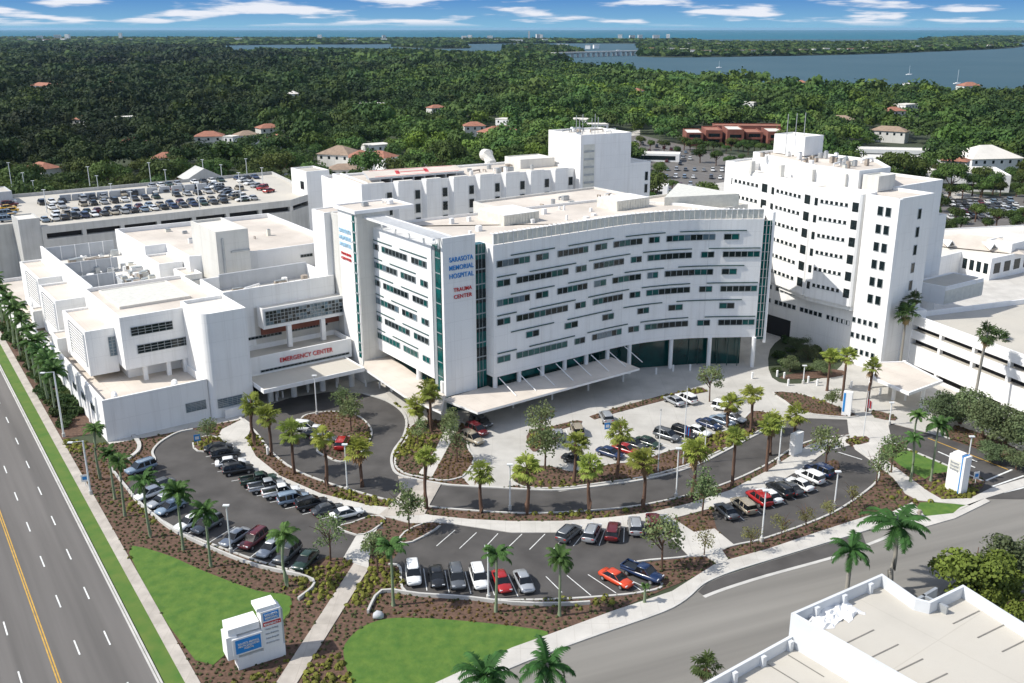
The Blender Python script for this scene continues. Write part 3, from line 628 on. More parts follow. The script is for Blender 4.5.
WW.win('window', 'b', -42, -35, 33.2, 14.2, 15.7, 6, 3); WW.win('window', 'b', -41.3, -32.2, 33.2, 10.9, 12.4, 8, 3)
WW.block('louvre_bay', -48.4, -43.6, 37.6, 54, 7.0, 15, par=.4)
WW.win('window', 'b', -44.8, -43.7, 37.6, 10, 13.4, 2, 6, 'blueg')
WW.block('louvre_bay', -48, -42.4, 61.5, 76.5, 5.8, 15, par=.4)
WW.block('louvre_bay', -47, -42.4, 82, 101, 5.8, 15, par=.4)
for a, b0, b1 in ((-48.4, 38.6, 49), (-48, 62.5, 73), (-47, 83, 94)):
    m = WW.mb()
    m.box(a - .06, a, b0, b1, 8.6, 14.3, 1)
    for k in range(11): m.box(a - .2, a - .04, b0, b1, 8.8 + k * .52, 8.98 + k * .52, 0)
    m.box(a - .25, a, b0 - .15, b0, 8.5, 14.4, 0); m.box(a - .25, a, b1, b1 + .15, 8.5, 14.4, 0)
    part('louvres', m, ['plain', 'dark'], WW.e)
WW.block('low_bay', -49.8, -44, 55, 60.5, 5.8, 9.5, par=.3); WW.block('low_bay', -49.5, -44, 77.5, 81, 5.8, 9.5, par=.3)
# side colonnade fins along the boulevard
for k in range(6): WW.box('buttress', -50.25, -50, 28 + k * 6.2, 28.6 + k * 6.2, 0, 6.6, 'plain')
for k in range(5): WW.win('window', 'a', 30 + k * 6.2, 32.6 + k * 6.2, -50, 3.2, 4.4, 2, 1)
# roof yard behind the parapet
WW.box('roof_base', -42, -20, 57, 101, 6, 14.4, 'roofw')
WW.box('roof_base', -20, 12, 34, 60, 6, 15.2, 'roofw')
WW.box('parapet_wall', -42.4, -42, 57, 101, 13.4, 17.9, 'plain')
for b in (100.5, 82, 68.5):
    a1 = {100.5: -27, 82: -31, 68.5: -35}[b]; WW.box('plant_screen', -42, a1, b, b + .3, 13.4, 17.4, 'grey')
    for k in range(5): WW.box('screen_post', -41.5 + k * 3, -41.3 + k * 3, b - .1, b, 13.4, 17.5, 'plain') if -41.5 + k * 3 < a1 else None
WW.box('plant_screen', -35, -34.7, 64, 72, 13.4, 16.4, 'grey')
clutter(WW, 'roof', -41, -27.5, 58, 98, 14.4, 60, 11, 1.8); clutter(WW, 'roof', -34, -27.5, 58, 82, 14.4, 30, 12, 1.8)
WW.poly('roof_slab', [(-41.5, 41), (-29, 41), (-29, 55), (-41.5, 55)], 16.9, 17.5, ('roofw', 'screen'), par=.1)
WW.box('gantry', -36, -31, 88, 88.4, 16, 16.4, 'rust'); WW.box('gantry', -36, -35.6, 84, 88, 13.4, 16.3, 'rust')
# front terrace ornaments
for a in (-47.5, -37.7): 
    m = WW.mb(); m.tube([(a, 25.6 + t * .2, 5.8 + 1.3 * sin(t * pi / 8)) for t in range(9)], .45, 8); part('vent_hood', m, ['plain'], WW.e)
WW.win('louvre_vent', 'b', -37, -33.6, 24, 2.0, 3.6, 4, 6, 'blueg'); 
WW.box('plinth_wall', -31, -26, 22.2, 22.6, 0, 1.6, 'plain'); WW.win('grille', 'b', -31.8, -27.5, 23.2, 1.8, 3.4, 5, 5, 'blueg')
# --- big roof block
BR = Bld('operations_block', -26.4, 57, 'broad white block with flat cream roof and square stair tower on its front edge', 'hospital wing')
BR.poly('wall', [(-26.4, 77), (-22, 77), (-22, 62), (-9, 58.5), (9, 58.5), (9.8, 98), (-26.4, 100)], 0, 20, ('plain', 'roof'), par=1.0, th=.4)
BR.block('stair_tower', -19.7, -13.2, 51.5, 66, 15, 26.4, ('cream', 'roofw'), par=.5)
BR.box('door_hood', -17, -13.2, 51.2, 51.5, 22.0, 22.3, 'metal'); BR.box('rain_pipe', -18.7, -18.3, 51.25, 51.5, 17, 25, 'metal')
BR.block('low_bay', -27, -22.2, 66, 76, 13, 18.3, par=.4); BR.block('low_bay', -24.5, -21, 58, 65, 13, 17.2, par=.4)
clutter(BR, 'roof', -18, 6, 70, 95, 19, 9, 5, 1.0)
clutter(BR, 'yard', -25, -17, 48, 58, 15.2, 16, 8, 1.6)
BR.box('ladder', 4, 4.3, 58.2, 58.5, 15, 20, 'metal'); BR.win('vent', 'b', 0.5, 3.2, 58.5, 17.3, 17.9, 4, 1)
# --- emergency wing
EW = Bld('emergency_wing', -25.4, 27, 'white emergency wing with red EMERGENCY CENTER lettering above a dark drop-off canopy', 'hospital wing')
EW.block('upper_wall', -25.4, -3.7, 34, 46, 8, 19, ('white', 'roofw'), par=2.6, th=.3)
EW.block('terrace_block', -25.4, -4.2, 27, 34, 4.6, 8.2, ('plain', 'deck'), par=.9, th=.3)
EW.box('core', -25.4, -4, 30.5, 46, 0, 7.0, 'glass')
EW.block('window_box', -19.4, -2.4, 31.4, 35.5, 11.6, 15.5, ('plain', 'roofw'), par=.2, th=.2)
EW.win('window_wall', 'b', -18.9, -2.8, 31.4, 12.3, 14.9, 22, 4, 'blueg', fr=.1)
m = EW.mb(); rr = random.Random(2)
for k in range(22):
    for j in range(4):
        if rr.random() < .75 - (.5 if 11 < k < 17 else 0): a = -18.9 + 16.1 * k / 22; z = 12.3 + 2.6 * j / 4; m.box(a + .08, a + .66, 31.30, 31.345, z + .06, z + .6, 0)
part('dark_panes', m, ['glass'], EW.e)
for a in (-14.5, -7.7): EW.box('pillar', a - .4, a + .4, 31.2, 32, 7.4, 11.6, 'plain')
EW.box('soffit_recess', -19, -2.4, 33.6, 33.95, 9.9, 11.6, 'brick')
EW.win('window', 'b', -24, -15, 34, 9.3, 9.8, 12, 1); EW.win('window', 'b', -13, -5.6, 34, 9.4, 10.3, 12, 2)
EW.win('window', 'b', -22.3, -4.8, 27, 5.2, 5.6, 22, 1)
EW.block('canopy', -25.2, -5.8, 18.8, 27, 4.3, 5.0, ('plain', 'deck'), par=.15, th=.2)
for px, py in [(294.5, 396.6), (323, 390.5), (352, 386), (271, 401)]:
    a, b = toab(*at(px, py)); b = min(b, 26); m = EW.mb(); m.tube([(a, b, 0), (a, b, 4.3)], .55, 12); part('column', m, ['plain'], EW.e)
for a in (-24.8, -20, -14, -8): EW.box('pier', a, a + .5, 26.4, 26.9, 0, 4.3, 'plain')
lettering('EMERGENCY CENTER', 1.2, 'red', EW.e, (12.0, -.12, 6.75), 0, 10.4)
EW.block('yard_screen', -21.8, -4, 45.6, 46, 15, 19.4, ('grey', 'grey'), par=0)
clutter(EW, 'yard', -21, -5, 37, 44, 16.4, 16, 21, 1.7)
# --- stair tower with the second sign
ST = Bld('sign_tower', -3.7, 23.6, 'slender white tower left of the main tower with faded blue lettering and thin glass strip', 'tower')
ST.block('wall', -3.7, 3.0, 23.6, 30.6, 0, 32.4, ('white', 'roof'), par=0)
ST.block('side_wall', -3.55, 3.2, 23.4, 23.6, 3.6, 32.4, ('cream', 'roof'), par=0)
ST.block('roof_slab', -4.2, 8, 22.8, 31.4, 32.4, 33.0, ('plain', 'roof'), par=.25)
ST.box('glass_strip', -3.76, -3.7, 23.9, 24.9, 5, 32, 'teal')
m = ST.mb()
for k in range(14): m.box(-3.85, -3.7, 23.8, 25, 6 + k * 1.9, 6.25 + k * 1.9)
part('glazing_bars', m, ['frame'], ST.e)
ST.block('shaft', -4.6, 3, 34.6, 40, 6, 31, ('plain', 'roof'), par=.2); ST.block('shaft', -3.3, 3, 30.6, 35.2, 6, 31, ('cream', 'roof'), par=.2)
M['faded'] = mat('faded_blue_lettering', (.40, .62, .78), .7, .1, 1)
for tx, w, z, mt in [('SARASOTA', 4.6, 28.5, 'faded'), ('MEMORIAL', 4.7, 27.2, 'faded'), ('HOSPITAL', 4.6, 25.9, 'faded'), ('TRAUMA', 4.2, 24.2, 'red'), ('CENTER', 4.0, 23.3, 'red')]:
    lettering(tx, 1.1 if mt == 'faded' else .7, mt, ST.e, (-.12, 4.3, z), -pi / 2, w)
clutter(ST, 'roof', -2, 6, 25, 29, 32.8, 3, 3, 1)
# --- north wing with bays and its tower; its own line, surveyed at z 28
nA, nB = Vector(at(366, 184, 28)), Vector(at(577, 167, 28)); nd = (nB - nA); NL = nd.length; nd.normalize(); nang = math.atan2(nd.y, nd.x)
class Loc(Bld):
    def __init__(s, name, xy, ang, label, cat='building', group=None):
        s.X = None; s.e = empty(name, (xy[0], xy[1], 0), ang, label, cat, group)
NW = Loc('north_wing', nA, nang, 'long white ward block with folded bays, rooftop helipad and square tower at its right end', 'hospital wing')
NW.block('wall', 0, NL, 1.6, 21, 0, 27.6, ('white', 'roof'), par=.5)
NW.block('end_wall', -1.2, 1.2, 0, 21, 0, 28, ('plain', 'roof'), par=.3)
nb = 8; st_ = NL / nb
for k in range(nb):
    x0 = k * st_
    m = NW.mb(); m.prism([(x0 + st_ * .02, 1.6), (x0 + st_ * .13, .3), (x0 + st_ * .66, .3), (x0 + st_ * .66, 1.6)], 0, 28, 0, 1); part('bay', m, ['white', 'roofw'], NW.e)
    m = NW.mb(); m.prism([(x0 + st_ * .005, 1.7), (x0 + st_ * .11, .2), (x0 + st_ * .14, .32), (x0 + st_ * .06, 1.7)], 14, 27.6, 0, 0); part('lit_reveal', m, ['plain'], NW.e)
    for j in range(5):
        z = 24.1 - j * 3.5
        NW.win('window', 'b', x0 + st_ * .69, x0 + st_ * .73, 1.6, z - 1.3, z + .9); NW.win('window', 'b', x0 + st_ * .78, x0 + st_ * .95, 1.55, z - 1.1, z + 1.1)
tw = st_ * .2
NW.block('lift_tower', NL + .3, NL + 17, -1.2, 15.5, 0, 36.6, ('white', 'roofw'), par=.5)
NW.box('louvre_strip', NL + 1.2, NL + 4.8, -1.3, -1.2, 12, 34, 'screen')
for k in range(10): NW.box('louvre', NL + 1.4, NL + 4.6, -1.45, -1.3, 13 + k * 2.1, 13.5 + k * 2.1, 'metal')
NW.block('east_block', NL + 17, NL + 24.5, -.6, 14, 0, 28, ('white', 'roofw'), par=.4)
for j in range(6): NW.win('window', 'b', NL + 22.6, NL + 23.6, -.6, 24.3 - j * 3.5 - 1.5, 24.3 - j * 3.5 + .9)
clutter(NW, 'roof', NL + 1, NL + 15, 1, 13, 36.2, 12, 31, 1.4)
for k in range(6): 
    m = NW.mb(); a = NL + 1.5 + k * 1.7; m.tube([(a, 3 + k % 3, 36), (a, 3 + k % 3, 41.5 - k % 2)], .09, 5); part('antenna', m, ['metal'], NW.e)
m = NW.mb(); m.prism([(2, 3), (28, 3), (31, 14), (5, 15.5)], 28.4, 28.9, 0, 1); part('helipad', m, ['grey', 'roof'], NW.e)
m = NW.mb()
for p, q in [((11, 6), (13, 12)), ((19, 6), (21, 12)), ((12, 9), (20, 9))]: m.bar(p, q, 1.0, 28.9, 28.93)
m.bar((4, 4), (27, 4), .4, 28.9, 28.93); m.bar((6.5, 14.4), (29.5, 13.2), .4, 28.9, 28.93)
part('helipad_marking', m, ['red'], NW.e)
for k in range(8): m = NW.mb(); m.box(5 + k * 3, 5.3 + k * 3, 3.5, 13, 27, 28.4); part('helipad_beam', m, ['grey'], NW.e)
clutter(NW, 'roof', 31, NL - 3, 4, 18, 27.1, 16, 41, 1.6)
NW.block('roof_block', NL - 12, NL - 1, 10, 19, 27, 29.6, ('cream', 'roofw'), par=.2); NW.block('rear_wing', 0, NL + 8, 21, 34, 0, 25.8, ('plain', 'roof'), par=.8)
m = NW.mb(); m.tube([(NL - 14, 24, 26), (NL - 14, 24, 27.5), (NL - 14, 25.5, 29.5), (NL - 14, 27.5, 29.2)], 1.7, 12); part('tank', m, ['cream'], NW.e)
# low roofs between tower and north wing
LK_ = Bld('link_building', 3, 30, 'cream roofed link blocks behind the main tower, edged by a pale parapet', 'hospital wing')
LK_.block('wall', 3, 61, 27, 56, 0, 21, ('cream', 'roof'), par=.6)
LK_.block('wall', 46, 84, 24, 60, 0, 24.5, ('cream', 'roof'), par=.5)
LK_.block('wall', 61, 79, 4, 24, 0, 28.3, ('cream', 'roof'), par=.5)
LK_.poly('roof_wedge', [(60, 10), (76, 4), (76, 22)], 27.5, 30.8, ('screen', 'screen'), par=0)
clutter(LK_, 'roof', 56, 80, 34, 52, 24, 14, 51, 1.4)
# --- patient tower on the right
RT = Bld('patient_tower', 80, -30.7, 'tall white ward tower on the right with bowed bays and small square windows in rows', 'hospital tower')
RT.poly('wall', [(80, -30.7), (91.5, -30.7), (91.5, -22), (109, -22), (109, 17), (90, 17), (86.5, 16.5), (84.2, 2), (83.5, -23), (80, -23.6)], 0, 34, ('white', 'roof'), par=.5, th=.4)
RT.poly('base', [(81.5, -23.5), (84.2, -23.5), (85, 2), (87.5, 18), (84.4, 18), (82.6, 2)], 0, 12.2, ('white', 'deck'), par=.2)
bays = [((79.6, -22.6), (79.0, -12.5)), ((79.3, -11.6), (83.0, 1.6)), ((83.8, 3.0), (86.6, 16.5))]
z_rows = [31.2 - k * 3.42 for k in range(6)]
def rbar(mb, p, q, u0, u1, z0, z1, off, mi, th=.06):
    a = (p[0] + (q[0] - p[0]) * u0, p[1] + (q[1] - p[1]) * u0); c = (p[0] + (q[0] - p[0]) * u1, p[1] + (q[1] - p[1]) * u1)
    mb.bar(c, a, th, z0, z1, mi, off=-off)
for p, q in bays:
    d = Vector((q[0] - p[0], q[1] - p[1])); 
    P = [p, (p[0] + .3, p[1] - .4), (p[0] + 4.4, p[1] - .7), (q[0] + 4.4, q[1] + .7), (q[0] + .3, q[1] + .4), q]
    RT.poly('bay', P, 11.6, 33.8, ('white', 'roofw'), par=0)
    RT.poly('bay_bracket', [(x + .7, y) for x, y in P], 10.6, 11.6, ('white', 'white'), par=0)
    for z in z_rows:
        m = RT.mb(); rbar(m, q, p, .03, .10, z - .75, z + .75, -.02, 0); part('window', m, ['glass'], RT.e)
        m = RT.mb(); rbar(m, q, p, .86, .99, z - .85, z + .95, -.02, 0); part('window', m, ['glass'], RT.e)
        m = RT.mb()
        for k in range(6): u = .16 + k * .108; rbar(m, q, p, u, u + .062, z - .12, z + .55, -.02, 0)
        rbar(m, q, p, .155, .77, z - .2, z - .12, -.03, 1, .1)
        part('window_row', m, ['glass', 'frame'], RT.e)
for z in z_rows:
    for b in (-27.0, -28.7): RT.win('window', 'a', b - .55, b + .55, 80, z - .8, z + .9, 1, 1)
for j, z in enumerate((9.2, 6.1, 3.0)):
    for k in range(5): RT.win('window', 'a', -29.3 + k * 1.25, -28.6 + k * 1.25, 80, z - .5, z + .5)
for j, z in enumerate((10.6, 7.6)):
    for k in range(20):
        b = -22 + k * 1.2 + (k // 5) * .9
        if b < 1.5: RT.win('window', 'a', b, b + .85, 81.6 + max(0, (b + 23) * .04), z - .45, z + .45)
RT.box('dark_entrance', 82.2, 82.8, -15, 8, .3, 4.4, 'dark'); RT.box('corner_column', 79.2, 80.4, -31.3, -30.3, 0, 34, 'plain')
for j in range(9): 
    if j != 5: RT.win('window', 'b', 86.6, 87.6, -30.7, 31.5 - j * 3.5 - 2.0, 31.5 - j * 3.5 - .1)
RT.poly('upper_storey', [(85.2, -18), (95, -18.5), (103, -10), (103, 14), (92.5, 15), (85.6, -6)], 33.5, 37.3, ('plain', 'roof'), par=.5)
RT.block('penthouse', 97, 103.5, 4.5, 13, 37, 41.2, ('plain', 'roofw'), par=.2)
for k in range(4): RT.box('fin_wall', 84.6, 85.8, 8.5 - k * 8, 9.2 - k * 8, 33.6, 36.4, 'cream')
RT.block('left_block', 88, 97, 12, 19, 0, 35.2, ('plain', 'roofw'), par=.4)
RT.block('roof_unit', 86, 91.5, -22, -18.4, 33.6, 36.6, ('cream', 'screen'), par=.2); RT.block('rear_block', 109, 114, -21, -10, 0, 26, ('white', 'roof'), par=.4)
clutter(RT, 'roof', 87, 101, -14, 12, 36.9, 38, 61, .7)
for k in range(3): m = RT.mb(); a = 95 + k * 3; m.tube([(a, 8, 37), (a, 8, 46)], .09, 5); part('antenna', m, ['metal'], RT.e)
# --- right car park with penthouse
def Q(px, py, z): return toab(*at(px, py, z))
g0, g1 = Q(910, 313, 11.3), Q(1024, 355, 11.3)
gd = Vector((g1[0] - g0[0], g1[1] - g0[1])).normalized(); gn = Vector((-gd.y, gd.x))
def gp(s_, d_): return (g0[0] + gd.x * s_ + gn.x * d_, g0[1] + gd.y * s_ + gn.y * d_)
GR = Bld('parking_garage', g0[0], g0[1], 'white parking garage at right edge with two dark open storeys and a rooftop box', 'parking garage')
P = [gp(0, 0), gp(52, 0), gp(52, 42), gp(0, 42)]
for z0, z1 in ((9.3, 11.3), (6.6, 8.3), (1.5, 5.5)):
    GR.poly('parapet_band', P, z0, z1, ('plain', 'deck'), par=(1.0 if z0 > 9 else 0))
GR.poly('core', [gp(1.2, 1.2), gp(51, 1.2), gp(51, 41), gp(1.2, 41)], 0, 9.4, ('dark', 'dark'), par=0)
GR.poly('corner_pier', [gp(-1.4, -.3), gp(1.2, -.3), gp(1.2, 3), gp(-1.4, 3)], 0, 12, ('plain', 'plain'), par=0)
GR.poly('corner_pier', [gp(-4, 1.5), gp(-2, 1.5), gp(-2, 4), gp(-4, 4)], 0, 12, ('plain', 'plain'), par=0)
GR.poly('base_wall', [gp(1, -.1), gp(52, -.1), gp(52, .3), gp(1, .3)], 0, .5, ('plain', 'plain'), par=0)
for k in range(6): GR.poly('pier', [gp(8 + k * 8, .12), gp(8.6 + k * 8, .12), gp(8.6 + k * 8, .9), gp(8 + k * 8, .9)], 0, 9.5, ('plain', 'plain'), par=0)
PP = [Q(914, 281, 14), Q(946, 287, 14), Q(984, 278, 14), Q(953, 272, 14)]
GR.poly('penthouse', PP, 10.2, 14, ('plain', 'deck'), par=.2)
m = GR.mb(); m.bar(PP[1], PP[2], .1, 10.4, 13.2, 0, off=-.05); part('penthouse_front', m, ['screen'], GR.e)
# drive-through canopy beside it
CN = Bld('entrance_canopy', 62, -48, 'low cream roofed drive-through canopy between the patient tower and right garage', 'canopy')
P = [Q(909, 393, 4.4), Q(943, 380.5, 4.4), Q(905, 361, 4.4), Q(874, 362, 4.4), Q(872, 377, 4.4)]
CN.poly('roof', P, 3.9, 4.4, ('plain', 'roof'), par=.1)
for px, py in [(921, 408), (893, 400), (870, 388), (902, 380)]:
    a, b = Q(px, py, 0); m = CN.mb(); m.tube([(a, b, 0), (a, b, 3.9)], .35, 10); part('column', m, ['plain'], CN.e)
# --- low building with hipped roofs behind the right garage
HR = Bld('low_office', 125, -28, 'low white office with pale hipped roof and tiny dormers behind the right garage', 'building')
HRP = [Q(938, 257.5, 6), Q(962, 251.5, 6), Q(992, 258.5, 6), Q(1080, 240, 6), Q(1080, 222, 6), Q(936, 229, 6)]
HR.poly('wall', HRP, 0, 6, ('white', 'roofw'), par=.3)
def hip(B, name, c0, c1, z0, z1, mt, w):
    m = B.mb(); d = Vector((c1[0] - c0[0], c1[1] - c0[1])).normalized(); n_ = Vector((-d.y, d.x))
    e = [(c0[0] - d.x * w - n_.x * w, c0[1] - d.y * w - n_.y * w), (c1[0] + d.x * w - n_.x * w, c1[1] + d.y * w - n_.y * w), (c1[0] + d.x * w + n_.x * w, c1[1] + d.y * w + n_.y * w), (c0[0] - d.x * w + n_.x * w, c0[1] - d.y * w + n_.y * w)]
    m.add([(x, y, z0) for x, y in e] + [(*c0, z1), (*c1, z1)], [(0, 1, 5, 4), (1, 2, 5), (2, 3, 4, 5), (3, 0, 4), (3, 2, 1, 0)], 0); return part(name, m, [mt], B.e)
hip(HR, 'roof', Q(958, 236, 8), Q(1000, 240, 8), 6.02, 8.6, 'roof', 7)
c_ = Q(1012, 246, 8); HR.block('roof_block', c_[0], c_[0] + 8, c_[1], c_[1] + 7, 5.6, 8.6, ('white', 'roofw'), par=.3)
for (p_, q_, n_) in ((HRP[1], HRP[2], 4), (HRP[2], HRP[3], 9)):
    for k in range(n_):
        u0 = (k + .35) / (n_ + .3); u1 = u0 + .6 / (n_ + .3); m = HR.mb(); a_ = (p_[0] + (q_[0] - p_[0]) * u0, p_[1] + (q_[1] - p_[1]) * u0); b_ = (p_[0] + (q_[0] - p_[0]) * u1, p_[1] + (q_[1] - p_[1]) * u1); m.bar(a_, b_, .12, 1.6, 4.4, 0); part('window', m, ['glass'], HR.e)
for px, py in ((948, 242), (990, 245)):
    a, b = Q(px, py, 7.5); m = HR.mb(); m.add([(a - 2, b - 1.2, 6.6), (a + 2, b - 1.2, 6.6), (a, b - 1.2, 8.2), (a, b + 2.5, 8.0)], [(0, 1, 2), (0, 2, 3), (2, 1, 3)], 0); part('dormer', m, ['plain'], HR.e)
    m = HR.mb(); m.add([(a - 1.2, b - 1.3, 6.7), (a + 1.2, b - 1.3, 6.7), (a, b - 1.3, 7.8)], [(0, 1, 2)], 0); part('dormer_vent', m, ['glass'], HR.e)
# --- left car park deck
GL = Bld('parking_garage', -36, 133, 'grey rooftop car park behind the west wing with long dark openings under its parapet', 'parking garage')
GZ = 16.4
GL.poly('deck', [(-36, 133), (31, 133), (39, 139), (47, 170), (50, 192), (-36, 192), (-60, 190), (-60, 142), (-36, 142)], GZ - 1.9, GZ, ('gar', 'deck'), par=1.0, th=.3)
GL.poly('lower_wall', [(-36, 133), (31, 133), (39, 139), (50, 192), (-60, 190), (-60, 142), (-36, 142)], 0, GZ - 3.3, ('gar', 'gar'), par=0)
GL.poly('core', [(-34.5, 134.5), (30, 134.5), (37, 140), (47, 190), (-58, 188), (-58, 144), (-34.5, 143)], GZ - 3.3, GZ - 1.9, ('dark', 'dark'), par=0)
for k in range(8): GL.box('pier', -36 + k * 9.5, -35 + k * 9.5, 133, 134.4, GZ - 3.3, GZ - 1.9, 'gar')
GL.box('pier', -60, -36, 142, 143, GZ - 3.3, GZ - 1.9, 'gar')
GL.block('stair_tower', -41, -36, 133.5, 142, 0, 18.6, ('gar', 'roofw'), par=.3)
GL.block('corner_tower', 39, 46.5, 139, 150, 0, 23.2, ('white', 'deck'), par=.4); GL.win('window', 'a', 141, 143.5, 39, 17.6, 20, 1, 1)
GL.block('ramp_house', -62, -34, 181, 192, GZ - 1.5, GZ + 2.6, ('grey', 'deck'), par=.2)
for k in range(3): GL.win('window', 'b', -48 + k * 2.4, -46.6 + k * 2.4, 181, GZ + .3, GZ + 1.5)
a, b = Q(201, 176, GZ)
m = GL.mb(); m.add([(a - 6.5, b - 4, GZ - .4), (a + 6.5, b - 4, GZ - .4), (a + 6.5, b + 5, GZ - .4), (a - 6.5, b + 5, GZ - .4), (a, b - 4, GZ + 3.0), (a, b + 5, GZ + 3.0)], [(0, 1, 4), (2, 3, 5), (0, 4, 5, 3), (1, 2, 5, 4)], 0); part('gable_roof', m, ['gar'], GL.e)
for k in range(12): 
    a, b = Q(66 + k * 12.4, 199.5 - k * 1.05, GZ - .5); GL.block('deck_planter', a - 1.6, a + 1.5, b, b + .8, GZ - 1.2, GZ + .9, ('grey', 'grey'), par=0)
# --- near car park, bottom right
zz = 11.
p0, p1, p2, p3, p4, p5, p6 = [Q(*p, zz) for p in [(791, 613), (882, 573.5), (917, 598), (929, 601), (963, 584.5), (1032, 628), (1120, 683)]]
NG = Bld('parking_garage', p0[0], p0[1], 'cream roof deck of the empty garage at bottom right corner with pale blue parapets', 'parking garage')
b_far = p0[1] - 44
up = [p0, p1, (p1[0] + .1, p2[1]), (p4[0] - 5.2, p2[1] - 1.6), (p4[0] - 5.2, p4[1] - .2), p4, (p4[0] + 1, b_far), (p0[0], b_far)]
up = [p0, p1, (p1[0], p2[1]), (p4[0] - .2, p2[1] - .2), (p4[0], b_far), (p0[0], b_far)]
up = [p0, p1, p2, p3, p4, p6, (p6[0], b_far), (p0[0], b_far)]
M['bluep'] = mat('parapet_bluish', (.62, .64, .655), .85, .08, .4)
NG.poly('upper_deck', up, 7.5, zz, ('bluep', 'deck'), par=1.25, th=.3)
NG.poly('core', inset(ccw(up), .6), 0, 7.5, ('bluep', 'bluep'), par=0)
lo = [(p0[0] - 26, p0[1] - .4), (p0[0] - .01, p0[1] - .4), (p0[0] - .01, b_far), (p0[0] - 26, b_far)]
NG.poly('lower_deck', lo, 0, 8.9, ('bluep', 'deck'), par=1.2, th=.3)
for k in range(11):     # piers that stiffen the parapet
    a = p0[0] - 24.5 + k * 3.9
    if a < p1[0] - 1:
        lowr = a < p0[0]; bb = p0[1] - .7 if lowr else p0[1] + (p1[1] - p0[1]) * (a - p0[0]) / (p1[0] - p0[0]) - .3; NG.box('parapet_pier', a, a + .5, bb - .4, bb + .1, (7.7 if lowr else 9.75), (8.75 if lowr else 10.85), 'bluep')
M['joint'] = mat('joint_sealant', (.2, .19, .17), .9, .2, 1)
for a_ in range(5):
    ln_ = [((845, 643.5), (874, 629.5), 24.5, 14.5, zz - 1.2)] + ([((953, 623.5), (979.5, 610.5), 24.5, 14, zz - 1.2), ((826, 632), (842, 642), 24.5, 14.5, zz - 1.2), ((768, 664), (804, 686), 20, -9.5, 7.75)] if a_ < 4 else [])
    for (xa, ya), (xb, yb), dx_, dy_, z_ in ln_:
        m = NG.mb(); m.bar(Q(xa + a_ * dx_, ya + a_ * dy_, z_), Q(xb + a_ * dx_, yb + a_ * dy_, z_), .13, z_ - .03, z_ - .01 if z_ > 8 else z_ - .02); part('bay_marking', m, ['joint'], NG.e)
q1, q2 = Q(912, 591, zz), Q(929, 600, zz)
m = NG.mb(); m.box(p2[0] - .2, p4[0] - 2, p1[1] - 4.6, p1[1] - 4.3, 6, 10.6, 0); m.box(p4[0] - 4.4, p4[0] - 4.1, p1[1] - 7, p1[1] - 4.3, 6, 10.6, 0); part('stair_enclosure', m, ['metal'], NG.e)

# ------------------------------------------------------------------ vehicles
def loft(mb, st, m=0, n=10, pw=3.2):
    'st: (x, z_low, z_high, half_width); rounded sections along x'
    vs = []; fs_ = []
    for x, z0, z1, w in st:
        cz, hz_ = (z0 + z1) / 2, (z1 - z0) / 2
        for j in range(n):
            t = 2 * pi * (j + .5) / n; c_, s_ = cos(t), sin(t)
            vs.append((x, w * math.copysign(abs(c_) ** (2 / pw), c_), cz + hz_ * math.copysign(abs(s_) ** (2 / pw), s_)))
    for i in range(len(st) - 1):
        for j in range(n): fs_.append((i * n + j, (i + 1) * n + j, (i + 1) * n + (j + 1) % n, i * n + (j + 1) % n))
    fs_.append(tuple(range(n))); fs_.append(tuple((len(st) - 1) * n + j for j in range(n))[::-1]); mb.add(vs, fs_, m)
def house(mb, x0, x1, xt0, xt1, z0, z1, w0, w1, m):
    'glasshouse: frustum with sloping screens'
    mb.add([(x0, -w0, z0), (x1, -w0, z0), (x1, w0, z0), (x0, w0, z0), (xt0, -w1, z1), (xt1, -w1, z1), (xt1, w1, z1), (xt0, w1, z1)],
           [(0, 3, 2, 1), (4, 5, 6, 7), (0, 1, 5, 4), (1, 2, 6, 5), (2, 3, 7, 6), (3, 0, 4, 7)], m)
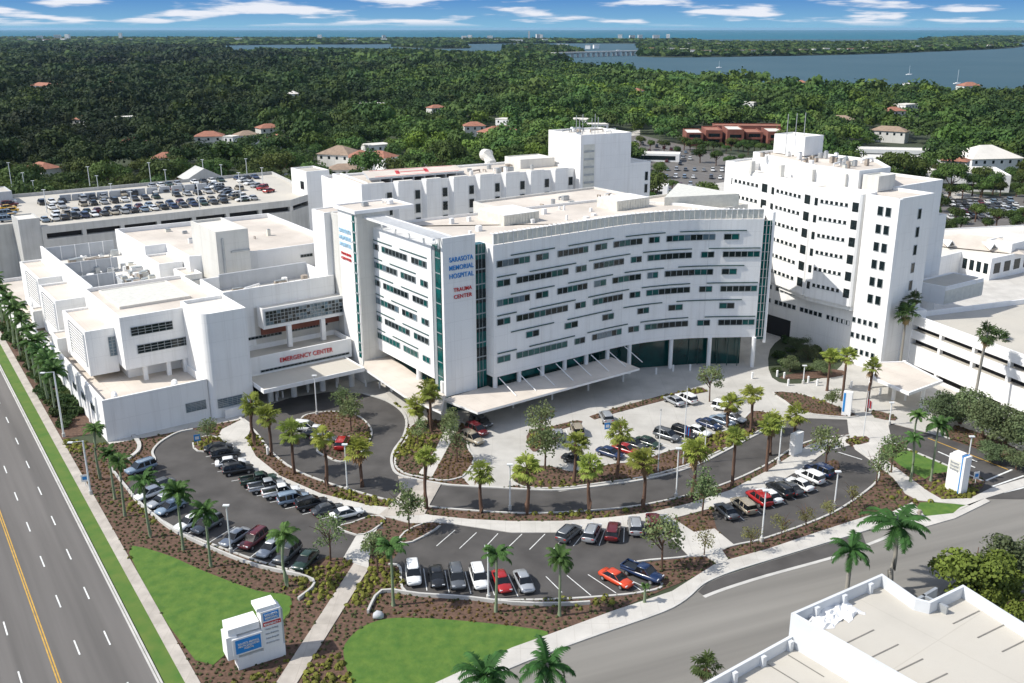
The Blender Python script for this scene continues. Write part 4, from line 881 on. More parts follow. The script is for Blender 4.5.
def car_parts(kind):
    'car pointing to +X; returns dict of part builders'
    B = MB(); Gm = MB()
    if kind == 'sedan':
        loft(B, [(-2.3, .45, .82, .72), (-2.2, .32, .96, .86), (-1.5, .24, 1.0, .9), (0, .22, .98, .92), (1.2, .24, .94, .9), (1.95, .28, .84, .86), (2.3, .38, .66, .66)])
        house(Gm, -1.75, 1.15, -1.0, .3, .92, 1.38, .80, .62, 0); loft(B, [(-1.15, 1.34, 1.40, .5), (-.95, 1.33, 1.44, .62), (.2, 1.33, 1.45, .62), (.42, 1.33, 1.39, .5)]); wx = (-1.42, 1.42)
        for y in (-1, 1): B.add([(-1.72, y * .81, .94), (-1.6, y * .81, .94), (-.93, y * .64, 1.37), (-1.05, y * .64, 1.37)], [(0, 1, 2, 3)]); B.add([(1.05, y * .81, .94), (1.17, y * .81, .94), (.36, y * .64, 1.37), (.24, y * .64, 1.37)], [(0, 1, 2, 3)]); B.box(-.35, -.27, y * .8 - .01, y * .8 + .01, .94, 1.1)
    elif kind == 'suv':
        loft(B, [(-2.3, .5, 1.0, .8), (-2.25, .36, 1.1, .9), (-1.4, .3, 1.12, .94), (0, .28, 1.1, .95), (1.1, .3, 1.08, .93), (1.95, .34, 1.0, .9), (2.3, .44, .84, .76)])
        house(Gm, -2.2, 1.2, -1.98, .42, 1.05, 1.66, .86, .72, 0); loft(B, [(-2.1, 1.6, 1.68, .6), (-1.9, 1.58, 1.73, .72), (.2, 1.58, 1.73, .72), (.5, 1.6, 1.68, .6)]); wx = (-1.42, 1.45)
        for y in (-1, 1):
            for x in (-1.25, -.3): B.add([(x, y * .87, 1.06), (x + .14, y * .87, 1.06), (x + .14, y * .73, 1.64), (x, y * .73, 1.64)], [(0, 1, 2, 3)])
            B.add([(1.1, y * .87, 1.06), (1.24, y * .87, 1.06), (.48, y * .73, 1.64), (.34, y * .73, 1.64)], [(0, 1, 2, 3)]); B.bar((-1.8, y * .6), (.1, y * .6), .06, 1.72, 1.79)
    else:
        loft(B, [(-2.7, .5, .9, .86), (-2.6, .42, .98, .92), (-.4, .36, 1.0, .95), (1.3, .36, 1.08, .94), (2.3, .4, 1.02, .92), (2.68, .5, .86, .8)])
        house(Gm, -.55, 1.45, -.35, .75, 1.02, 1.66, .87, .74, 0); loft(B, [(-.45, 1.6, 1.68, .6), (-.3, 1.6, 1.74, .74), (.6, 1.6, 1.74, .74), (.82, 1.6, 1.68, .6)]); wx = (-1.7, 1.7)
        for y in (-1, 1): B.bar((-2.62, y * .86), (-.6, y * .86), .1, .95, 1.22); B.add([(1.36, y * .88, 1.04), (1.5, y * .88, 1.04), (.84, y * .75, 1.64), (.7, y * .75, 1.64)], [(0, 1, 2, 3)]); B.box(.28, .4, y * .82 - .02, y * .82 + .02, 1.04, 1.4)
        B.box(-2.68, -2.58, -.88, .88, .9, 1.22); Gm.box(-2.55, -.65, -.78, .78, 1.0, 1.03)
    return B, Gm, wx
CARM = {}
for kd in ('sedan', 'suv', 'pickup'):
    B, Gm, wx = car_parts(kd)
    wh = MB(); wh.X = Matrix.Rotation(pi / 2, 4, 'X'); wh.tube([(0, 0, -.11), (0, 0, .11)], .33, 14, 0); wh2 = MB(); wh2.X = wh.X; wh2.tube([(0, 0, -.125), (0, 0, .125)], .2, 10, 0)
    hl = MB(); hl.box(-.05, .05, -.17, .17, -.07, .07)
    xf = {'sedan': 2.17, 'suv': 2.2, 'pickup': 2.6}[kd]; zf = {'sedan': .66, 'suv': .86, 'pickup': .88}[kd]
    me = B.mesh(kd + '_body', ['car_white'], True); 
    allb = MB()
    for part_, mi in ((B, 0), (Gm, 1)):
        allb.add(part_.v, part_.f, mi)
    for x in wx:
        for y in (-.8, .8):
            t = MB(); t.X = Matrix.Translation((x, y, .33)) @ Matrix.Rotation(pi / 2, 4, 'X'); t.tube([(0, 0, -.11), (0, 0, .11)], .33, 8, 2); allb.add(t.v, t.f, 2)
    sm = allb.mesh(kd + '_far', ['car_white', 'cglass', 'tyre'], False)
    CARM[kd] = dict(body=me, glass=Gm.mesh(kd + '_windows', ['cglass']), wheel=wh.mesh('wheel', ['tyre'], False), rim=wh2.mesh('rim', ['rim']), hl=hl.mesh('headlight', ['lampc']), tl=hl.mesh('tail_light', ['lampr']), wx=wx, xf=xf, zf=zf, far=sm)
def place_car(kind, colour, x, y, az, z, label, group, far=False):
    'az: compass direction the bonnet points to, degrees'
    D = CARM[kind]; rz = R(90 - az)
    nm = {'sedan': 'parked_car', 'suv': 'parked_suv', 'pickup': 'pickup_truck'}[kind]
    if far:
        o = bpy.data.objects.new(nm, D['far']); C.objects.link(o); o.location = (x, y, z); o.rotation_euler = (0, 0, rz)
        o.material_slots[0].link = 'OBJECT'; o.material_slots[0].material = M['car_' + colour]; return tag(o, label, 'pickup' if kind == 'pickup' else 'car', group)
    t = empty(nm, (x, y, z), rz, label, 'pickup' if kind == 'pickup' else 'car', group)
    b = child('body', D['body'], t); b.material_slots[0].link = 'OBJECT'; b.material_slots[0].material = M['car_' + colour]
    child('windows', D['glass'], t)
    for wx in D['wx']:
        for wy in (-.82, .82): w = child('wheel', D['wheel'], t, (wx, wy, .33)); child('rim', D['rim'], w)
    for wy in (-.6, .6): child('headlight', D['hl'], t, (D['xf'], wy, D['zf'])); child('tail_light', D['tl'], t, (-D['xf'] - .08, wy, D['zf'] + .05))
    return t
ORD = ['first', 'second', 'third', 'fourth', 'fifth', 'sixth', 'seventh', 'eighth', 'ninth', 'tenth', 'eleventh', 'twelfth', 'thirteenth', 'fourteenth', 'fifteenth', 'sixteenth', 'seventeenth', 'eighteenth', 'nineteenth', 'twentieth']
KW = {'sedan': 'car', 'suv': 'sport utility car', 'pickup': 'pickup truck'}
ROWS = [   # row phrase, group, list of (px, py, kind, colour, az), stripes
 ('in the walkway row of the west lot', 'cars in the row below the curved walk, west lot', [
  (219, 451.5, 'sedan', 'black', 68), (226, 458, 'suv', 'black', 68), (231, 466, 'sedan', 'white', 72), (238.5, 473.5, 'suv', 'black', 68), (259, 484, 'pickup', 'dark green', 66), (267.5, 490.5, 'pickup', 'silver', 66), (281.5, 496, 'pickup', 'white', 66), (294, 503, 'suv', 'pale blue', 64), (312, 508, 'suv', 'black', 62), (328, 513.5, 'sedan', 'dark grey', 60), (347, 517.5, 'sedan', 'white', 62)]),
 ('in the outer row of the west lot', 'cars in the row beside the low wall, west lot', [
  (141.5, 472, 'suv', 'pale blue', 222), (151, 497, 'sedan', 'white', 220), (160, 489, 'sedan', 'grey', 220), (163, 504.5, 'sedan', 'silver', 216), (171.5, 511, 'sedan', 'pale blue', 214), (191, 526, 'sedan', 'white', 212), (208, 529.5, 'suv', 'grey', 210), (235.5, 541.5, 'sedan', 'silver', 206), (254, 544.5, 'suv', 'maroon', 202), (271, 552, 'sedan', 'silver', 200), (288, 558.5, 'suv', 'dark grey', 198), (306, 564.5, 'sedan', 'dark green', 196)]),
 ('in the wall side row of the south lot', 'cars in the lower row of the south lot', [
  (413.5, 579, 'suv', 'white', 170), (437, 581, 'sedan', 'black', 170), (457, 583, 'suv', 'grey', 170), (479, 583, 'suv', 'white', 168), (502, 586, 'sedan', 'red', 166), (524, 586, 'sedan', 'silver', 165), (616, 583, 'sedan', 'orange', 137), (642, 577.5, 'pickup', 'navy blue', 129)]),
 ('in the walkway row of the south lot', 'cars in the upper row of the south lot', [
  (569, 538, 'suv', 'grey', 32), (592, 537.5, 'suv', 'silver', 18), (613, 536, 'suv', 'maroon', 12), (635, 530.5, 'suv', 'silver', 3), (654, 527, 'suv', 'maroon', -2), (664.5, 527, 'sedan', 'silver', -4)]),
 ('in the single row of the east lot', 'cars in the row below the walk, east lot', [
  (726, 515, 'sedan', 'grey', -18), (743, 510, 'suv', 'beige', -20), (758.5, 502.5, 'suv', 'red', -22), (769, 499.5, 'sedan', 'white', -24), (779, 494, 'suv', 'black', -26), (789, 492, 'sedan', 'dark grey', -28), (799, 488, 'sedan', 'white', -32), (809.5, 481, 'suv', 'white', -34), (819, 474.5, 'suv', 'navy blue', -36)]),
 ('on the pale visitor plaza', 'cars parked on the visitor plaza', [
  (558.5, 438.5, 'sedan', 'silver', -4), (577, 433.5, 'suv', 'beige', -6), (606, 421, 'suv', 'silver', -8), (674, 404, 'sedan', 'silver', -30), (686, 402, 'suv', 'white', -32), (576, 463, 'sedan', 'black', 120), (610, 456.5, 'sedan', 'navy blue', 128), (626, 453, 'sedan', 'red', 128), (633, 447.5, 'sedan', 'dark grey', 130), (648, 446, 'sedan', 'dark green', 130), (667, 439.5, 'suv', 'grey', 130), (684, 437, 'suv', 'black', 132), (698, 434.5, 'sedan', 'white', 132), (709, 427.5, 'sedan', 'navy blue', 134), (722, 424, 'sedan', 'pale blue', 134), (733, 421, 'sedan', 'silver', 134), (724.5, 411, 'suv', 'white', 120)]),
 ('at the corner of the tower canopy', 'cars at the corner of the entrance canopy', [
  (481, 426, 'suv', 'dark grey', 138), (477, 434, 'suv', 'maroon', 138), (472.5, 442.5, 'suv', 'beige', 138)]),
 ('by the island in the ambulance loop', 'cars at the loop island', [
  (306.5, 431, 'suv', 'white', 96), (316, 437, 'sedan', 'black', 96), (325, 441.5, 'sedan', 'grey', 100), (342.5, 447, 'suv', 'red', 2)]),
 ('driving through the left end', 'x', []),
]
stripes = MB()
for ph, grp, lst in ROWS:
    cnt = {}
    for c in lst: cnt[(c[2], c[3])] = cnt.get((c[2], c[3]), 0) + 1
    seen = {}
    for i, (px, py, kd, colr, az) in enumerate(lst):
        k = (kd, colr); seen[k] = seen.get(k, 0) + 1
        x, y = at(px, py)
        lb = f"{colr} {KW[kd]} {ph}" + (f", {ORD[seen[k] - 1]} from left" if cnt[k] > 1 else '')
        place_car(kd, colr, x, y, az, .08, lb, grp)
        if i + 1 < len(lst):
            x2, y2 = at(*lst[i + 1][:2]); d = math.dist((x, y), (x2, y2))
            if d < 5.6:
                mx, my = (x + x2) / 2, (y + y2) / 2; a2 = R(90 - (az + lst[i + 1][4]) / 2); dx, dy = cos(a2) * 2.5, sin(a2) * 2.5
                stripes.bar((mx - dx, my - dy), (mx + dx, my + dy), .11, .086, .09)
struct('bay_markings', stripes, ['paint'])
# cars on the left garage roof: three rows, plus those on its ramp
gr = random.Random(9)
GC = ['white', 'silver', 'black', 'dark grey', 'pale blue', 'grey', 'navy blue', 'maroon', 'beige', 'black', 'silver', 'white', 'black', 'dark green']
def deckrow(phrase, grp, n, f, az, gap=.1, pal=GC):
    ent = []
    for k in range(n):
        if gr.random() < gap: continue
        px, py = f(k); x, y = at(px, py, GZ - 1); ent.append((x, y, gr.choice(['sedan', 'sedan', 'suv']), gr.choice(pal)))
    cnt = {}; seen = {}
    for e in ent: cnt[e[3]] = cnt.get(e[3], 0) + 1
    for x, y, kd, colr in ent:
        seen[colr] = seen.get(colr, 0) + 1
        lb = f"{colr} car {phrase}" + (f", {ORD[min(19, seen[colr] - 1)]} from left" if cnt[colr] > 1 else '')
        place_car(kd, colr, x, y, az + gr.choice([0, 180]), GZ - .98, lb, grp, far=True)
gaz = 53.5 - 90
deckrow('in the parapet row, left garage roof', 'cars along the parapet of the left garage', 22, lambda k: (45 + k * 9.9, 221.5 - k * 1.04), gaz, .04)
deckrow('in the second row, left garage roof', 'cars in the second row of the left garage', 19, lambda k: (56 + k * 10.4, 216.5 - k * 1.05), gaz, .06)
deckrow('in the third row, left garage roof', 'cars in the third row of the left garage', 19, lambda k: (52 + k * 10.4, 209 - k * 1.05), gaz, .08)
deckrow('in the fourth row, left garage roof', 'cars in the fourth row of the left garage', 18, lambda k: (42 + k * 10.2, 204.5 - k * 1.05), gaz, .08)
deckrow('beside the white gable on the left garage roof', 'cars by the gable on the left garage', 13, lambda k: (152 + k * 8.6, 187.5 - k * 0.75), gaz, .2)
deckrow('in the slanting row, left garage roof', 'cars in the slanting row on the left garage', 8, lambda k: (213 + k * 4.3, 186.5 + k * 2.1), gaz + 90, 0)
deckrow('at the right end of the left garage roof', 'cars at the right end of the left garage', 5, lambda k: (243 + k * 6.5, 182 + k * 2.6), gaz + 60, 0, ['white', 'silver', 'white', 'red', 'dark grey'])
deckrow('on the left garage ramp', 'cars on the ramp of the left garage', 7, lambda k: (8 + (k % 2) * 2, 203.5 + k * 3.0), 53.5, 0, ['black', 'maroon', 'yellow', 'pale blue', 'white', 'dark grey'])

# ------------------------------------------------------------------ palms and trees
def frond_feather(mb, az, el, L, droop, w, n=11, m=0, rs=None):
    pts = []; x = z = 0.; e = el; seg = L / 6
    for i in range(7): pts.append((x, z)); x += cos(e) * seg; z += sin(e) * seg; e -= droop * (.5 + i * .22)
    ca, sa = cos(az), sin(az)
    P3 = [Vector((p[0] * ca, p[0] * sa, p[1])) for p in pts]; side = Vector((-sa, ca, 0))
    mb.tube(P3, [.05, .045, .04, .03, .025, .02, .01], 3, m, cap=False)
    for k in range(n):
        t = .12 + .86 * k / (n - 1); f = t * 6; i = min(5, int(f)); p = P3[i].lerp(P3[i + 1], f - i); d = (P3[i + 1] - P3[i]).normalized()
        ll = w * (sin(pi * min(1, t * .9 + .12)) ** .6) * (.85 + .3 * rs.random())
        for s_ in (-1, 1):
            out = (side * s_ * .8 + d * .45 + Vector((0, 0, -.32 - .2 * rs.random()))).normalized() * ll; wd = d * (.13 + L * .012)
            mb.add([tuple(p - wd), tuple(p + wd), tuple(p + out + wd * .3)], [(0, 1, 2)], m)
def frond_fan(mb, az, el, L, rad, m=0, rs=None, n=9):
    ca, sa = cos(az), sin(az); d = Vector((ca * cos(el), sa * cos(el), sin(el))); side = Vector((-sa, ca, 0)); up = side.cross(d) * -1
    c = d * L; mb.tube([(0, 0, 0), tuple(c * .5 + Vector((0, 0, .05))), tuple(c)], .035, 3, m, cap=False)
    for k in range(n):
        t = R(-125 + 250 * k / (n - 1)); v = (d * cos(t) + side * sin(t)) + Vector((0, 0, -.25 - .35 * rs.random())); v.normalize(); r = rad * (.8 + .35 * rs.random()) * (1 - .2 * abs(t) / 2.2)
        wv = v.cross(up).normalized() * .10
        tip = c + v * r + Vector((0, 0, -.12 * r)); mid = c + v * r * .6
        mb.add([tuple(c), tuple(mid + wv), tuple(tip), tuple(mid - wv)], [(0, 1, 2, 3)], m)
def palm_set(kind, seed):
    rs = random.Random(seed); cr_ = MB(); tk = MB()
    if kind == 'date':       # cabbage-like fan palm with rough brown trunk
        for k in range(40): frond_fan(cr_, rs.random() * 6.28, R(rs.uniform(-42, 82)), rs.uniform(.8, 1.5), rs.uniform(.6, .95), 0, rs, 11)
        for k in range(8): frond_fan(cr_, rs.random() * 6.28, R(rs.uniform(-80, -45)), rs.uniform(.7, 1.2), rs.uniform(.6, .9), 1, rs)
        return cr_.mesh('crown', ['fan', 'dead']), 'bark', 5.6, (.24, .19)
    if kind == 'washington':
        for k in range(40): frond_fan(cr_, rs.random() * 6.28, R(rs.uniform(-50, 80)), rs.uniform(.9, 1.4), rs.uniform(.8, 1.1), 0, rs)
        for k in range(10): frond_fan(cr_, rs.random() * 6.28, R(rs.uniform(-85, -50)), rs.uniform(.7, 1.2), rs.uniform(.6, .9), 1, rs)
        return cr_.mesh('crown', ['fan2', 'dead']), 'barkg', 12., (.26, .2)
    if kind == 'royal':
        for k in range(24): frond_feather(cr_, k * 2.4 + rs.random(), R(rs.uniform(-5, 80)), rs.uniform(1.7, 2.5), R(18), .62, 13, 0, rs)
        return cr_.mesh('crown', ['frond']), 'royal', 6.5, (.27, .16)
    if kind == 'coconut':
        for k in range(20): frond_feather(cr_, k * 2.4 + rs.random() * .5, R(rs.uniform(-15, 75)), rs.uniform(3.3, 4.1), R(17), .95, 17, 0, rs)
        return cr_.mesh('crown', ['frond2']), 'barkg', 8.5, (.28, .2)
M['fan2'] = leafmat('washington_palm_leaf', (.07, .12, .035), .3, .2, scale=1.0)
PALM = {}
for kd in ('date', 'washington', 'royal', 'coconut'):
    PALM[kd] = [palm_set(kd, 100 + i) for i in range(6)]
TRK = {}
def trunk_mesh(kd, mt, lean):
    r0, r1 = {'date': (.24, .19), 'washington': (.26, .19), 'royal': (.19, .13), 'coconut': (.30, .2)}[kd]
    key = (kd, lean)
    if key not in TRK:
        mb = MB(); n = 10
        mb.tube([(lean * sin(t / n * pi) * .25, lean * (t / n) ** 2 * .2 - lean * .2, t / n) for t in range(n + 1)],
                [(r0 * (1.35 if t == 0 else 1) + (r1 - r0) * t / n) * (1.12 if (kd == 'date' and t % 2) else 1) for t in range(n + 1)], 8, 0)
        TRK[key] = mb.mesh('trunk', [mt], True)
    return TRK[key]
pr_ = random.Random(77)
def palm(kd, base, crown_px, label, group, h=None, name='palm_tree', size=1.0):
    'base: survey point of the foot; crown row gives the height'
    x, y = at(*base)
    if h is None:
        v = (CY - crown_px[1]) / F; h = (v * y * _c - y * _s) / (_c + v * _s) + H
    h = max(2.2, h - .3); me, mt, _, _r = PALM[kd][pr_.randrange(6)]
    ln = pr_.choice([0, 1.6, -1.2, .6])
    e = empty(name, (x, y, .05), pr_.random() * 6.28, label, 'palm', group)
    child('trunk', trunk_mesh(kd, mt, ln), e, sc=(1, 1, h)); s_ = size * pr_.uniform(.82, 1.15); cc_ = child('crown', me, e, (0, 0, h - .02), pr_.random() * 6, (s_, s_, s_ * pr_.uniform(.85, 1.15))); cc_.rotation_euler = (pr_.uniform(-.12, .12), pr_.uniform(-.12, .12), pr_.random() * 6)
def palms(kd, lst, what, group, size=1.0):
    n = len(lst)
    for i, (b, c) in enumerate(lst):
        palm(kd, b, c, f"{what}, {ORD[i] if i < 20 else str(i + 1) + 'th'} from the left", group, size=size)
palms('royal', [((102, 480), (92, 428)), ((115, 499.5), (108, 452)), ((127, 516), (119, 459.5)), ((151, 538), (141.5, 480)), ((183.5, 550), (174, 492)), ((211, 567), (205, 511)), ((288.5, 588), (286, 534))], 'slim palm in mulch beside the west lot wall', 'royal palms along the outer beds', 1.05)
palms('royal', [((393.5, 606), (393.5, 545)), ((497, 612), (497, 553)), ((559.5, 616), (562, 557))], 'slim green trunked palm above the south lawn', 'royal palms along the outer beds', .95)
palms('royal', [((930.5, 482), (938, 424)), ((908, 482), (912, 437)), ((915, 437), (914, 414))], 'bright green palm on the right hand lawn strip', 'palms on the right lawn', .95)
palms('royal', [(((62.5 - i * 6.6), 427 - i * 11.2), (0, 371 - i * 10.4)) for i in range(10)][::-1], 'tall dark palm in the boulevard row', 'palms along the boulevard', 1.25)
palms('date', [((255.6, 446), (251, 403)), ((271, 457), (269.7, 414)), ((295, 474), (291, 430)), ((325.5, 487), (323.6, 436)), ((360.6, 488), (358.8, 448)), ((428.5, 509.5), (426, 454.5)), ((481, 513.5), (478.5, 471)), ((526.5, 513.5), (526, 467)), ((589.5, 513), (589.5, 464.5)), ((641.5, 508), (642, 459.5)), ((693, 497), (694.5, 450)), ((732, 487), (734.5, 434.5)), ((766, 472), (762, 424.5)), ((793, 449), (795.5, 413))], 'fan palm on the outer edge of the ring drive', 'fan palms around the ring drive', 1.12)
palms('date', [((417, 427), (416, 404)), ((428.5, 425), (428.5, 389)), ((432, 433), (435, 392)), ((575, 483), (576, 441)), ((619, 479), (619.5, 430)), ((729.5, 428), (729.5, 402)), ((749.5, 435), (749.5, 393)), ((769, 456), (770.5, 421)), ((827, 391), (828, 354)), ((842, 401), (844, 354)), ((868, 412), (874, 366))], 'fan palm on the plaza side of the drive', 'fan palms around the plaza', 1.12)
palms('washington', [((891, 366), (898, 301)), ((899, 373), (907, 312)), ((906, 368), (915, 297)), ((974, 416), (983, 333)), ((991, 392), (1001.6, 337))], 'tall thin palm against the right garage wall', 'tall palms by the right garage', 1.1)
palms('coconut', [((845, 606), (850, 548))], 'smaller arching palm on the kerb behind the corner garage', 'coconut palms at the street', .8)
palms('coconut', [((887, 589), (893, 522))], 'larger arching palm on the kerb behind the corner garage', 'coconut palms at the street', 1.3)
palms('coconut', [((486, 722), (486, 674)), ((546, 712), (545, 663))], 'arching feathery palm at the bottom edge of the photo', 'coconut palms at the street', .85)
palm('washington', (704, 700), (700, 664), 'short bushy fan palm beside the lower garage deck', 'palms at the street', size=1.0)
palm('coconut', (730, 236), (711, 173), 'feathery palm peeping over the link roofs left of the patient tower', 'palms behind the roofs', h=15, size=.75)
palm('royal', (644.5, 603), (644.5, 588), 'tiny brown palm stub in the south bed by the street', 'palms at the street', h=2.4, size=.35)

def cloud_quads(rs, n, lobes, size, flat=.85, orient=.55):
    'leaf clumps spread over the shells of several lobes; numpy arrays (n,4,3)'
    L = np.array(lobes); idx = rs.integers(0, len(L), n)
    d = rs.normal(size=(n, 3)); d[:, 2] = np.where(d[:, 2] < -.35, -d[:, 2], d[:, 2]); d /= np.linalg.norm(d, axis=1)[:, None]
    r = L[idx, 3] * (rs.random(n) ** .35)
    c = L[idx, :3] + d * r[:, None]; c[:, 2] = L[idx, 2] + d[:, 2] * r * flat
    nn = d + rs.normal(size=(n, 3)) * orient; nn /= np.linalg.norm(nn, axis=1)[:, None]
    t = np.cross(nn, rs.normal(size=(n, 3))); t /= np.linalg.norm(t, axis=1)[:, None]; b = np.cross(nn, t)
    s = size * (.6 + .8 * rs.random(n))[:, None]; k = .75
    return np.stack([c - t * s - b * s * k, c + t * s * .8 - b * s, c + t * s + b * s * k, c - t * s * .7 + b * s], 1)
def lobes_for(rs, k, rad, hgt):
    o = []
    for i in range(k):
        a = rs.random() * 6.283; q = rad * .62 * math.sqrt(rs.random()); o.append((q * cos(a), q * sin(a), hgt * (.35 + .5 * rs.random()) - q * .18, rad * (.32 + .22 * rs.random())))
    return o
def round_lobes(rs, k, rad, hgt):
    o = [(0, 0, hgt * .62, rad * .62)]
    for i in range(k):
        a = rs.random() * 6.283; q = rad * (.35 + .3 * rs.random()); o.append((q * cos(a), q * sin(a), hgt * (.42 + .3 * rs.random()), rad * (.36 + .2 * rs.random())))
    return o
def quads_mesh(name, Qd, mat_, tint=None):
    n = Qd.shape[0]; me = bpy.data.meshes.new(name)
    me.vertices.add(n * 4); me.vertices.foreach_set('co', Qd.reshape(-1).astype(np.float32))
    me.loops.add(n * 4); me.loops.foreach_set('vertex_index', np.arange(n * 4, dtype=np.int32))
    me.polygons.add(n); me.polygons.foreach_set('loop_start', np.arange(0, n * 4, 4, dtype=np.int32)); me.polygons.foreach_set('loop_total', np.full(n, 4, dtype=np.int32))
    me.materials.append(mat_); me.update(calc_edges=True)
    if tint is not None:
        at_ = me.attributes.new('tint', 'FLOAT_COLOR', 'POINT'); col = np.ones((n * 4, 4), np.float32); col[:, :3] = np.repeat(tint, 4, axis=0); at_.data.foreach_set('color', col.reshape(-1))
    return me
def small_tree(seed, leafm, dens):
    rs = np.random.default_rng(seed); r = random.Random(seed)
    tk = MB(); tk.tube([(0, 0, 0), (.04, .02, 1.3), (.02, .05, 2.4)], [.09, .07, .05], 6)
    for k in range(7): a = r.random() * 6.28; L = r.uniform(.9, 1.7); tk.tube([(0, 0, 1.4 + k * .15), (cos(a) * L * .5, sin(a) * L * .5, 2.3 + k * .2), (cos(a) * L, sin(a) * L, 3.0 + r.random() * 1.2)], [.05, .035, .015], 4)
    lb = lobes_for(rs, 11, 1.75, 3.6); lb = [(a, b, c + .55, d) for a, b, c, d in lb]
    return tk.mesh('trunk', ['bark']), quads_mesh('crown', cloud_quads(rs, dens, lb, .07, 1.0, 1.4), M[leafm])
STR = [small_tree(200 + i, 'leaf', [900, 1200, 700][i]) for i in range(3)]; GTR = [small_tree(300 + i, 'ghost', 420) for i in range(2)]
def stree(base, label, group, s=1.0, ghost=False, sz=None):
    x, y = at(*base); tk, cr_ = pr_.choice(GTR if ghost else STR)
    e = empty('young_tree', (x, y, .05), pr_.random() * 6.28, label, 'tree', group); z = sz or s
    child('trunk', tk, e, sc=(s, s, z)); child('crown', cr_, e, sc=(s, s, z))
for b, s, lb in [((209, 446), 1.0, 'airy young oak at the north tip of the west lot'), ((351, 432), 1.35, 'airy young oak on the ambulance loop island'), ((343, 418), 1.1, 'small pale tree at the top of the ambulance loop island'),
                 ((418, 447), 1.0, 'low feathery tree in the bed left of the plaza path'), ((457, 463), 1.35, 'feathery grey green tree beside the three cars at the canopy corner'), ((450, 440), 1.1, 'feathery tree overhanging the plaza path'),
                 ((409, 531), 1.35, 'pale airy tree at the crossing of the paths'), ((330.5, 561), 1.25, 'round airy oak at the corner of the west lot'), ((378, 573), 1.25, 'pale airy oak beside the diagonal path and south lot'),
                 ((545, 471), 1.6, 'dense dark green tree on the left end of the plaza island'), ((541, 447), 1.5, 'tall loose tree on the small plaza island'), ((709.5, 402), 1.4, 'bright green tree at the right end of the long plaza bed'),
                 ((702, 516), 1.4, 'airy oak at the notch between south and east lots'), ((662, 571), 1.5, 'round airy oak above the blue pickup'), ((831, 412), .9, 'thin tree in the entrance bed by the small blue sign'),
                 ((825.5, 470), 1.5, 'spreading pale oak above the east lot cars'), ((891, 473), 1.3, 'airy oak beside the right lawn'), ((876, 486), 1.2, 'bare looking airy tree at the east end of the east lot')]:
    stree(b, lb, 'young trees in the beds', s * 1.18)
for i, b in enumerate([(704, 556), (750, 552), (781, 541), (805, 531.5), (829, 524), (852, 510)]):
    stree(b, f'yellowish sapling in the bed below the east lot, {ORD[i]} from the left', 'saplings along the south bed', .95, True)
def big_tree(seed, rad, hgt, n, q, mt, name='tree_crown'):
    rs = np.random.default_rng(seed); return quads_mesh('crown', cloud_quads(rs, n, lobes_for(rs, 16, rad, hgt), q, .8, .7), M[mt])
M['oak'] = leafmat('oak_large_leaf', (.14, .19, .085), .2, .25); M['autumn'] = leafmat('gumbo_leaf', (.17, .23, .04), .2, .2)
BT = [big_tree(400 + i, 4.9, 7.0, 5200, .12, 'oak') for i in range(3)]; BT2 = [big_tree(420 + i, 4.6, 7.4, 6500, .15, 'autumn') for i in range(2)]
bt_tr = MB(); bt_tr.tube([(0, 0, 0), (.1, .1, 2), (0, .2, 4)], [.35, .26, .18], 8)
for k in range(6): a = k * 1.05; bt_tr.tube([(0, .1, 1.8 + k * .25), (cos(a) * 1.6, sin(a) * 1.6, 3.8), (cos(a) * 3, sin(a) * 3, 5.4)], [.16, .1, .04], 5)
btm = bt_tr.mesh('trunk', ['bark'])
for i, (b, s, lb) in enumerate([((941, 427), .85, 'spreading oak left of the row before the right garage'), ((960, 424), .9, 'second spreading oak before the right garage wall'), ((982, 438), .95, 'third spreading oak before the right garage wall'), ((1005, 446), .92, 'fourth spreading oak before the right garage wall'), ((1028, 454), .95, 'oak cut by the right edge before the garage wall'), ((990, 462), .5, 'small oak by the exit road bed'), ((1016, 470), .5, 'small oak at the right edge above the exit road')]):
    e = empty('oak_tree', (*at(*b), 0), i * 1.3, lb, 'tree', 'oaks before the right garage'); child('trunk', btm, e, sc=(s, s, s)); child('crown', BT[i % 3], e, sc=(s, s, s))
for i, (b, s, lb) in enumerate([((968, 606), 1.12, 'large yellow green round tree behind the corner garage'), ((1014, 592), 1.05, 'darker round tree at the right edge behind the corner garage'), ((1000, 622), .8, 'round tree tight against the corner garage parapet')]):
    e = empty('broad_tree', (*at(*b), 0), i * 1.7, lb, 'tree', 'broad trees at the corner garage'); child('trunk', btm, e, sc=(s, s, s)); child('crown', BT2[i % 2] if i != 1 else BT[0], e, sc=(s, s, s))
for i, b in enumerate([(790, 372), (808, 360), (822, 376), (798, 352), (812, 345)]):
    e = empty('garden_tree', (*at(*b), 0), i * 1.7, f'dark tree in the garden between the towers, {ORD[i]} from the left', 'tree', 'trees in the tower garden'); child('trunk', btm, e, sc=(.45,) * 3); child('crown', BT[i % 3], e, sc=(.5, .5, .45))
cover('garden', [(772, 378), (800, 384), (835, 372), (845, 352), (820, 338), (790, 335), (770, 350)], .1, 'soil', 3)
cover('planting_bed', [(784, 376), (832, 370), (846, 374), (830, 378), (786, 380)], .2, 'mulch', 2, zlo=.05)
BD1 = cover('planting_bed', [(773, 393), (797, 394), (830, 404), (858, 417), (830, 417), (800, 412), (785, 402)], .2, 'mulch', 2, zlo=.05)
BD2 = cover('planting_bed', [(872, 411), (893, 416), (895, 421), (875, 418)], .2, 'mulch', 2, zlo=.05)
BD3 = cover('planting_bed', [(846, 440), (866, 437), (868, 443), (850, 446)], .2, 'mulch', 2, zlo=.05)
BD4 = cover('planting_bed', [(943, 428), (1060, 468), (1060, 480), (1000, 457), (950, 440)], .2, 'mulch', 1, zlo=.05)
